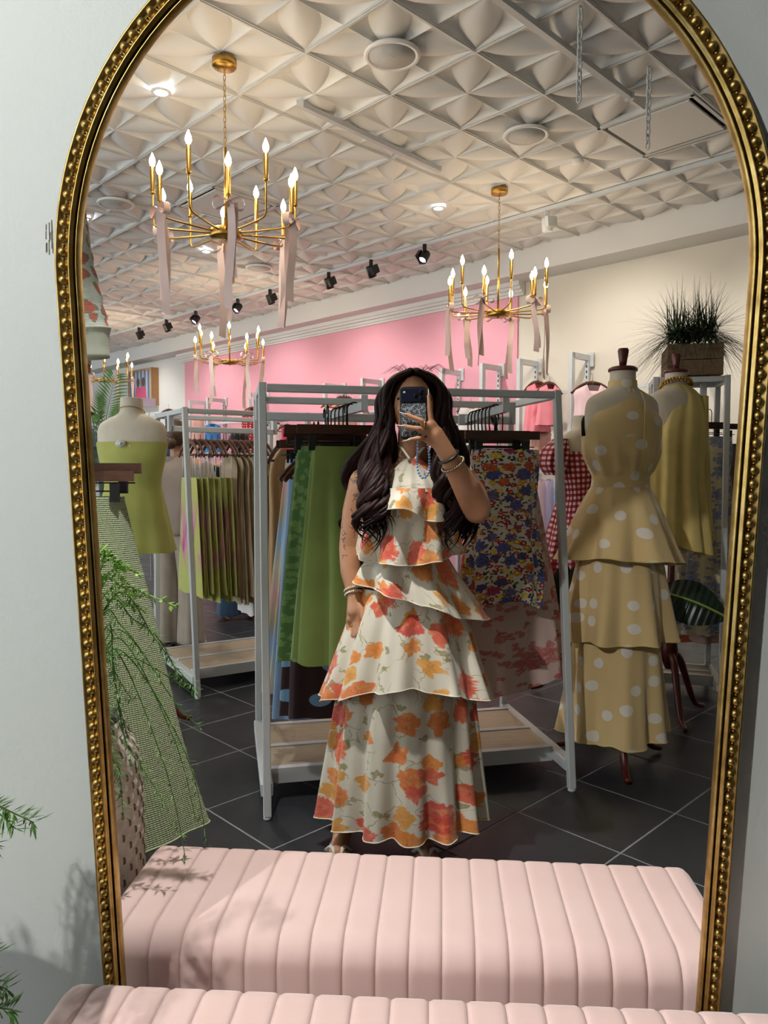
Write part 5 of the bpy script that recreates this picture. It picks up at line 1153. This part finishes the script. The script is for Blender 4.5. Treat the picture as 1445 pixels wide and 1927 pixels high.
# legs and feet
for s, hip, knee, ank, toe in ((-1, at(733, 1175, 2.52), at(692, 1385, 2.50), Vector((-.135, 2.52, .10)), Vector((-.150, 2.385, .036))), (1, at(806, 1175, 2.52), at(806, 1385, 2.50), Vector((.140, 2.52, .10)), Vector((.142, 2.375, .036)))):
    b.cap(hip, .088, knee, .056, 16); b.cap(knee, .056, knee.lerp(ank, .35), .054, 16); b.cap(knee.lerp(ank, .35), .054, ank, .034, 16)
    heel = ank + Vector((0, .03, -.055)); b.cap(ank, .034, heel, .034); b.cap(heel, .032, toe, .026); b.cap(ank + Vector((0, -.02, -.02)), .034, toe, .024)
    for j in range(5):
        o_ = (j - 2) * .0155; p = toe + Vector((o_, -.005 - .006 * (2 - abs(j - 1)), -.004)); L = (.045, .046, .040, .034, .028)[j if s > 0 else 4 - j] if False else (.028, .034, .040, .046, .044)[j if s < 0 else 4 - j]
        b.cap(p, .0095, p + Vector((o_ * .12, -L, -.008)), .0085 if (j != (4 if s < 0 else 0)) else .0115, 10)
body = link('body', fuse(b, 'body', M['skin_tattoo'], .0042, 5), person, -PB_)
# object coordinates of the tattoo mask are the mesh's own, so move the mesh to the thing's base
body.data.transform(Matrix.Translation(-PB_)); body.location = (0, 0, 0)
def pw(name, mb, mat, par=person): return mb.build(name, mat, par, True)
for s in (-1, 1):
    pw('eye', MB().ball(hd_c + Vector((s * .036, -.077, -.018)), (.012, .010, .009), 14, 10), M['white_cloth']); pw('iris', MB().ball(hd_c + Vector((s * .036, -.0855, -.018)), (.005, .003, .005), 10, 8), M['dark_wood'])
    pw('eyebrow', MB().tube([hd_c + Vector((s * .018, -.092, .010)), hd_c + Vector((s * .036, -.088, .018)), hd_c + Vector((s * .055, -.074, .012))], .004, 6), M['hair'])
pw('lips', MB().ball(hd_c + Vector((0, -.090, -.062)), (.022, .008, .008), 14, 8), plain('lip', '#a05a52', .4))
# nails
for tip, prev in ((at(807, 745, 2.230), at(808, 757, 2.234)), (at(763, 780, DF - .003), at(778, 786, DF)), (at(758, 802, DF - .003), at(774, 805, DF)), (at(769, 828, DF - .003), at(779, 826, DF))):
    d = (tip - prev).normalized(); MB_n = MB().tube([tip - d * .004, tip + d * .006, tip + d * .015, tip + d * .021], [.005, .0052, .0038, .0008], 8, flat=.4, ref=(0, -1, 0)); pw('fingernail', MB_n, M['nail'])
def ring_of(name, c, ax, R_, n, rb_, mat):
    ax = Vector(ax).normalized(); x = ax.orthogonal().normalized(); y = ax.cross(x); mb = MB()
    for k in range(n): a = 2 * PI * k / n; mb.ball(Vector(c) + (x * math.cos(a) + y * math.sin(a)) * R_, rb_, 8, 6)
    return pw(name, mb, mat)
axR = sR[4] - sR[3]
ring_of('bracelet', sR[3].lerp(sR[4], .72), axR, .036, 30, .0046, M['steel'])
c_ = sR[3].lerp(sR[4], .95); ax = axR.normalized(); x = ax.orthogonal().normalized(); y = ax.cross(x)
pw('hair_tie', MB().tube([c_ + (x * math.cos(2 * PI * k / 28) + y * math.sin(2 * PI * k / 28)) * .0315 for k in range(28)], .0042, 8, closed=True), M['black'])
for k in (0, 1): ring_of('bracelet', sL[3].lerp(sL[4], .74 + .16 * k), sL[4] - sL[3], .031, 26, .0042, M['pearl'])
pr = at(800, 799, DF + .002); pw('finger_ring', MB().tube([pr + Vector((.004 * math.cos(2 * PI * k / 16) * .6, .0115 * math.cos(2 * PI * k / 16), .0115 * math.sin(2 * PI * k / 16))) for k in range(16)], .0022, 6, closed=True), M['brass'])
pr = at(663, 1176, 2.452); pw('finger_ring', MB().tube([pr + Vector((.0108 * math.cos(2 * PI * k / 16), .0108 * math.sin(2 * PI * k / 16), 0)) for k in range(16)], .002, 6, closed=True), M['brass'])
for dz, sg in ((0, .09), (.012, .075)): pw('necklace', MB().tube([at(778, 866, 2.53) + Vector((.060 * math.sin(a), -.066 * math.cos(a), dz - .03 * math.cos(a) ** 3 * (sg / .09))) for a in [PI * (k / 12 - 1) * .85 + .42 * PI * 0 + PI * .425 for k in range(13)]], .0016, 6), M['brass'])
for s in (-1, 1):
    toe = Vector((.142, 2.375, 0)) if s > 0 else Vector((-.150, 2.385, 0)); rr = random.Random(1)
    sole = []
    for z in (0.002, .016): sole.append([toe + Vector((.043 * math.cos(a) * (1 if math.sin(a) < 0 else .8), .055 + .125 * math.sin(a), z)) for a in [2 * PI * k / 28 for k in range(28)]])
    MB_s = MB(); MB_s.loft(sole, True, True, smooth=False); pw('sandal_sole', MB_s, M['sandal'])
    ox = .016 * s
    for e in (-1, 1): pw('sandal_strap', MB().tube(catmull([toe + Vector((-ox * .4, -.03, .022)), toe + Vector((e * .018, .0, .055)), toe + Vector((e * .040, .05, .020))], 6), .006, 6, flat=1.4), M['sandal'])

# ---- dress
dress_t = person
C0 = Vector((.085, 2.51, 0))
def z(py, d=2.42): return zat(py, d)
def ruffle(name, rows, npl, seed, zf=None, sub=6):
    """rows: (photo y, half-width px, depth radius, fold, x px)"""
    k = 2.45 / F_PX; pr = [(z(py), hw * k, ry, am, (xc - CX) * k, C0.y) for py, hw, ry, am, xc in rows]
    f = flare(pr, npl, seed, 160, sub, zfn=zf, uvr=.21); o = pw(name, MB_copy(f), M['dress']); e = hem_edge(f, .0022); e.build('rolled_hem', M['dress_edge'], o, True) if False else pw('rolled_hem', e, M['dress_edge']); return o
def MB_copy(f): m = MB(); m.v, m.f, m.uv, m.sm = list(f.v), list(f.f), list(f.uv), list(f.sm); return m
ruffle('dress_bodice', [(905, 66, .110, 0, 770), (945, 82, .150, 0, 770), (990, 80, .135, .01, 770), (1050, 68, .105, .01, 771), (1100, 86, .125, .01, 771)], 4, 2)
def halter(s, t):
    hw = lerp(.022, .118, t ** .8); x = (s - .5) * 2; zz = lerp(z(862, 2.42), z(925, 2.40), t) - .02 * 0; yy = lerp(2.455, 2.372, smooth(t)) + .055 * abs(x) ** 2 * t + .006 * math.sin(14 * x) * t
    return Vector((.094 + hw * x, yy, zz))
pw('halter_panel', MB().surf(halter, 28, 14, (.24, .14)), M['dress'])
for s in (-1, 1): pw('halter_strap', MB().tube(catmull([at(776 + 5 * s, 864, 2.445), at(776 + 18 * s, 846, 2.47), at(778 + 30 * s, 835, 2.53)], 6), .0045, 6), M['dress_edge'])
ruffle('bust_ruffle', [(918, 74, .150, .02, 770), (940, 86, .170, .08, 770), (966, 92, .185, .14, 768)], 7, 4, lambda a, t: .022 * t * math.sin(3 * a + 1))
ruffle('waist_ruffle', [(975, 84, .140, .02, 770), (1010, 94, .155, .06, 769), (1052, 102, .175, .10, 768)], 8, 5, lambda a, t: .010 * t * math.sin(2 * a + 2))
ruffle('hip_ruffle', [(1048, 72, .110, .01, 771), (1085, 96, .145, .06, 774), (1138, 122, .185, .11, 792)], 8, 6, lambda a, t: t * (-.045 * math.cos(a) + .012 * math.sin(3 * a)) + .045 * t * (math.cos(a) < 0) * abs(math.cos(a)))
ruffle('thigh_ruffle', [(1112, 92, .128, .01, 771), (1180, 118, .165, .05, 770), (1302, 160, .225, .085, 768)], 11, 8, lambda a, t: t * (-.055 * abs(math.cos(a)) ** 1.5 + .045 * max(0, -math.sin(a))))
ruffle('long_skirt', [(1150, 100, .135, .01, 770), (1300, 128, .170, .035, 768), (1440, 146, .195, .06, 766), (1552, 158, .215, .095, 766)], 13, 9)
ruffle('skirt_lining', [(1145, 96, .130, .01, 770), (1350, 118, .155, .02, 768), (1500, 130, .17, .04, 766)], 8, 10)

# ---- hair
hr = MB(); rr = random.Random(21)
hr.ball(hd_c + Vector((0, .022, .022)), (.086, .094, .102), 28, 18)
def lock(pts, r0, wv, n=7, seed=0):
    q = random.Random(seed); P = catmull(pts, 9); m = len(P); cl = random.Random(seed // 7 + 99); ph = cl.uniform(0, 6.28) + q.uniform(-.35, .35); fr = cl.uniform(2.6, 3.3); out = []; rad = []
    for i, p in enumerate(P):
        t = i / (m - 1); a = wv * smooth((t - .22) / .45); out.append(p + Vector((a * math.sin(fr * 2 * PI * t + ph), a * .8 * math.cos(fr * 2 * PI * t + ph), 0))); rad.append(r0 * (1.0 if t < .7 else max(.06, (1 - t) / .3)) * (.55 + .45 * smooth(t / .15)))
    hr.tube(out, rad, n, flat=.75)
k = 0
for side in (-1, 1):
    for i in range(105):
        if i % 7 == 0: cg, cf, cfr, cey = rr.random(), rr.random(), rr.random() < .6, rr.random()
        f = min(1, max(0, cf + rr.uniform(-.12, .12))); g2 = min(1, max(0, cg + rr.uniform(-.09, .09)))      # f: along the parting front->back, g2: inner->outer
        front = cfr
        root = hd_c + Vector((side * rr.uniform(.001, .014), lerp(-.070, .085, f), .118 - .030 * abs(f - .45)))
        sh = hd_c + Vector((side * lerp(.080, .108, g2), lerp(-.055, .080, f), lerp(.062, .035, g2)))
        mid = hd_c + Vector((side * lerp(.078, .128, g2), lerp(-.045, .085, f), -.06))
        if side < 0:
            ex = lerp(732, 655, g2); ey = lerp(1000, 1052, rr.random()) - (90 * rr.random() ** 2); dp = 2.385 if front else 2.56
            m2 = at(lerp(742, 658, g2) + rr.uniform(-6, 6), 900, dp + .01); m3 = at(lerp(738, 652, g2), 968, dp - .02 * (front)); e = at(ex + rr.uniform(-8, 8), ey, dp + rr.uniform(-.02, .02))
        else:
            ex = lerp(838, 884, g2); ey = lerp(965, 1045, rr.random()); dp = 2.375 if front and g2 < .45 else 2.565
            m2 = at(lerp(826, 878, g2) + rr.uniform(-4, 4), 890, dp + .015); m3 = at(lerp(840, 884, g2), 960, dp); e = at(ex + rr.uniform(-6, 6), ey, dp + rr.uniform(-.02, .02))
        lock([root, sh, mid, m2, m3, e], rr.uniform(.009, .014), rr.uniform(.022, .034), 6, k); k += 1
for x0, x1, y1 in ((716, 745, 1010), (726, 728, 985), (712, 752, 990)): lock([hd_c + Vector((-.06, -.06, .08)), at(712, 820, 2.40), at(722, 900, 2.37), at(x0, 950, 2.355), at(x1, y1, 2.35)], .0045, .012, 6, k); k += 1
for i in range(40):      # fly-away strands over the crown
    a = rr.uniform(-1, 1); p = hd_c + Vector((.06 * a, rr.uniform(-.05, .05), .115)); hr.tube([p, p + Vector((.03 * a, 0, .014)), p + Vector((.075 * a, 0, .004 - .02 * abs(a)))], [.0006, .0005, .0003], 4)
pw('hair', hr, M['hair'])

# ---- phone
ph_c = at(778, 777, 2.246); tilt = math.radians(4)
phone = thing('phone', 'smartphone in a grey leopard-print case held in front of the face', 'phone', ph_c); phone.rotation_euler = (math.radians(-4), math.radians(-1.5), math.radians(-2.6))
def rrect(w_, h_, r, n=6):
    pts = []
    for cx_, cz_, a0 in ((w_ / 2 - r, h_ / 2 - r, 0), (-w_ / 2 + r, h_ / 2 - r, PI / 2), (-w_ / 2 + r, -h_ / 2 + r, PI), (w_ / 2 - r, -h_ / 2 + r, 1.5 * PI)):
        pts += [(cx_ + r * math.cos(a0 + PI / 2 * k / n), cz_ + r * math.sin(a0 + PI / 2 * k / n)) for k in range(n + 1)]
    return pts
def slab(w_, h_, r, y0, y1, cz_=0, cx_=0, bev=.001):
    mb = MB(); q = rrect(w_, h_, r); q2 = rrect(w_ - 2 * bev, h_ - 2 * bev, max(r - bev, .0005))
    R_ = [[Vector((x + cx_, y0 + bev, zz + cz_)) for x, zz in q], [Vector((x + cx_, y0, zz + cz_)) for x, zz in q2]]
    mb.loft([[Vector((x + cx_, y1, zz + cz_)) for x, zz in q]] + R_, True, True, [[(x, zz) for x, zz in q]] * 3, smooth=False); return mb
slab(.0815, .158, .014, -.006, .006, bev=.002).build('case', M['black'], phone)
slab(.0745, .100, .006, -.0066, -.005, -.022).build('leopard_back', M['leopard'], phone)
slab(.074, .040, .010, -.0085, -.005, .052).build('camera_plateau', M['phone_glass'], phone)
for x, zz in ((.024, .061), (.024, .043), (.008, .052)): MB().lathe([(.0001, .0032), (.0062, .0032), (.0075, .002), (.0075, 0)], 18, M=Matrix.Translation((x, -.0085, zz)) @ Matrix.Rotation(PI / 2, 4, 'X')).build('camera_lens', M['lens'], phone)
MB().lathe([(.0001, .001), (.0032, .001), (.0035, 0)], 14, M=Matrix.Translation((-.026, -.0085, .061)) @ Matrix.Rotation(PI / 2, 4, 'X')).build('flash', M['flash'], phone)
slab(.074, .150, .011, .0055, .0068).build('screen', M['lens'], phone)
mb = MB(); pts = catmull([at(787, 826, 2.25), at(786, 850, 2.245), at(785, 880, 2.24), at(792, 897, 2.24), at(800, 898, 2.24), at(807, 885, 2.245), at(808, 860, 2.25), at(805, 832, 2.255)], 8)
L = 0; nxt = 0
for i in range(len(pts) - 1):
    s = pts[i + 1] - pts[i]; n_ = 4
    for j in range(n_):
        p = pts[i] + s * (j / n_); L += s.length / n_
        if L >= nxt: mb.ball(p, .0042, 10, 8); nxt = L + .0088
mb.build('bead_strap', M['blue_bead'], phone, True)

# ---- shopper in taupe, seen from behind
def shopper(label, base, hair, top_m, pant_m, hgt=1.64, yaw=0.0):
    t = thing('person', label, 'person', base, yaw); s = hgt / 1.64; b = MB()
    H = Vector((0, 0, 1.53 * s)); b.ball(H, (.072, .09, .108), 18, 14); b.cap((0, .01, 1.34 * s), .055, (0, 0, 1.45 * s), .05); b.ball(H + Vector((0, .07, -.03)), (.045, .05, .05))
    for e in (-1, 1): b.ball(H + Vector((e * .072, 0, -.01)), (.008, .018, .028))
    b.cap((-.15, 0, 1.32 * s), .055, (.15, 0, 1.32 * s), .055); b.ball((0, 0, 1.18 * s), (.16, .11, .18), 18, 12); b.ball((0, 0, .92 * s), (.17, .13, .14), 18, 12)
    for e in (-1, 1):
        b.cap((e * .19, 0, 1.30 * s), .05, (e * .25, .02, 1.05 * s), .042); b.cap((e * .25, .02, 1.05 * s), .042, (e * .22, .16, .92 * s), .03); b.cap((e * .22, .16, .92 * s), .03, (e * .215, .22, .90 * s), .035)
        for q in range(4): b.cap((e * .215 - .02 + .014 * q, .24, .90 * s), .009, (e * .215 - .02 + .014 * q, .30, .885 * s), .007)
        b.cap((e * .215 - e * .03, .21, .90 * s), .011, (e * .215 - e * .05, .25, .90 * s), .008)
        b.cap((e * .09, 0, .86 * s), .09, (e * .10, 0, .48 * s), .06); b.cap((e * .10, 0, .48 * s), .06, (e * .10, -.01, .09), .038); b.cap((e * .10, -.03, .045), .036, (e * .11, .14, .035), .032)
    link('body', fuse(b, 'body', M['skin'], .008, 4), t)
    hm = MB(); hm.ball(H + Vector((0, -.012, .016)), (.084, .096, .106), 22, 14); hm.ball(H + Vector((0, -.10, -.05)), (.05, .042, .045), 16, 12); hm.build('hair', hair, t)
    flare([(1.385 * s, .075, .065, .01), (1.34 * s, .19, .09, .02), (1.25 * s, .215, .13, .03), (1.0 * s, .20, .145, .06), (.86 * s, .195, .15, .03), (.83 * s, .185, .145, .02)], 6, 3, 60, 5).build('sweater', top_m, t)
    for e in (-1, 1):
        mb = MB(); pts = catmull([(e * .18, 0, 1.32 * s), (e * .255, .01, 1.16 * s), (e * .265, .03, 1.04 * s), (e * .22, .17, .93 * s)], 5); mb.tube(pts, [.075, .075, .075, .072, .070, .070, .068, .066, .064, .062, .06, .058, .055, .05, .045, .04], 16); mb.build('sweater_sleeve', top_m, t)
        flare([(.88 * s, .115, .12, .01, e * .075), (.5 * s, .085, .09, .04, e * .095), (.10 * s, .095, .10, .07, e * .10, -.005), (.045, .10, .105, .08, e * .10, .01)], 5, 4, 40, 6).build('trouser_leg', pant_m, t)
    return t
shopper('woman shopper in taupe sweater and trousers with low bun, seen from behind', onz(338, 1218, 0), M['brown_hair'], M['taupe'], M['pant'], 1.64, -.25)
shopper('dark-haired shopper mostly hidden behind the smaller rack', onz(452, 1165, 0), M['black_cloth'], M['black_cloth'], M['denim'], 1.63, .4)

# ================================================================== LAMPS ON THE VIEWER'S SIDE OF THE WALL
def ceiling_spot(label, P, aim, e, cone):
    P = Vector(P); t = thing('track_spotlight', label, 'spotlight', P, 0, 'track spotlights'); d = (Vector(aim) - P).normalized(); Mx = d.to_track_quat('Z', 'Y').to_matrix().to_4x4()
    MB().lathe([(.0001, -.06), (.034, -.06), (.042, -.04), (.042, .05), (.036, .055), (.034, .03)], 20, M=Mx).build('head', M['black'], t); MB().bar((0, 0, 0), (0, 0, CEIL - P.z - .02), .02, .02).build('stem', M['black'], t)
    lamp('spot_beam', 'SPOT', P + d * .07, e, (1, .98, .95), aim, .03, cone, .5)
ceiling_spot('black ceiling spotlight above the wall left of the mirror', (-1.7, -1.1, 2.75), (-.62, 1.1, .72), 185, 74)
ceiling_spot('black ceiling spotlight shining down on the mirrored bench', (-.55, 1.75, 3.2), (-.12, 1.5, .45), 160, 62)
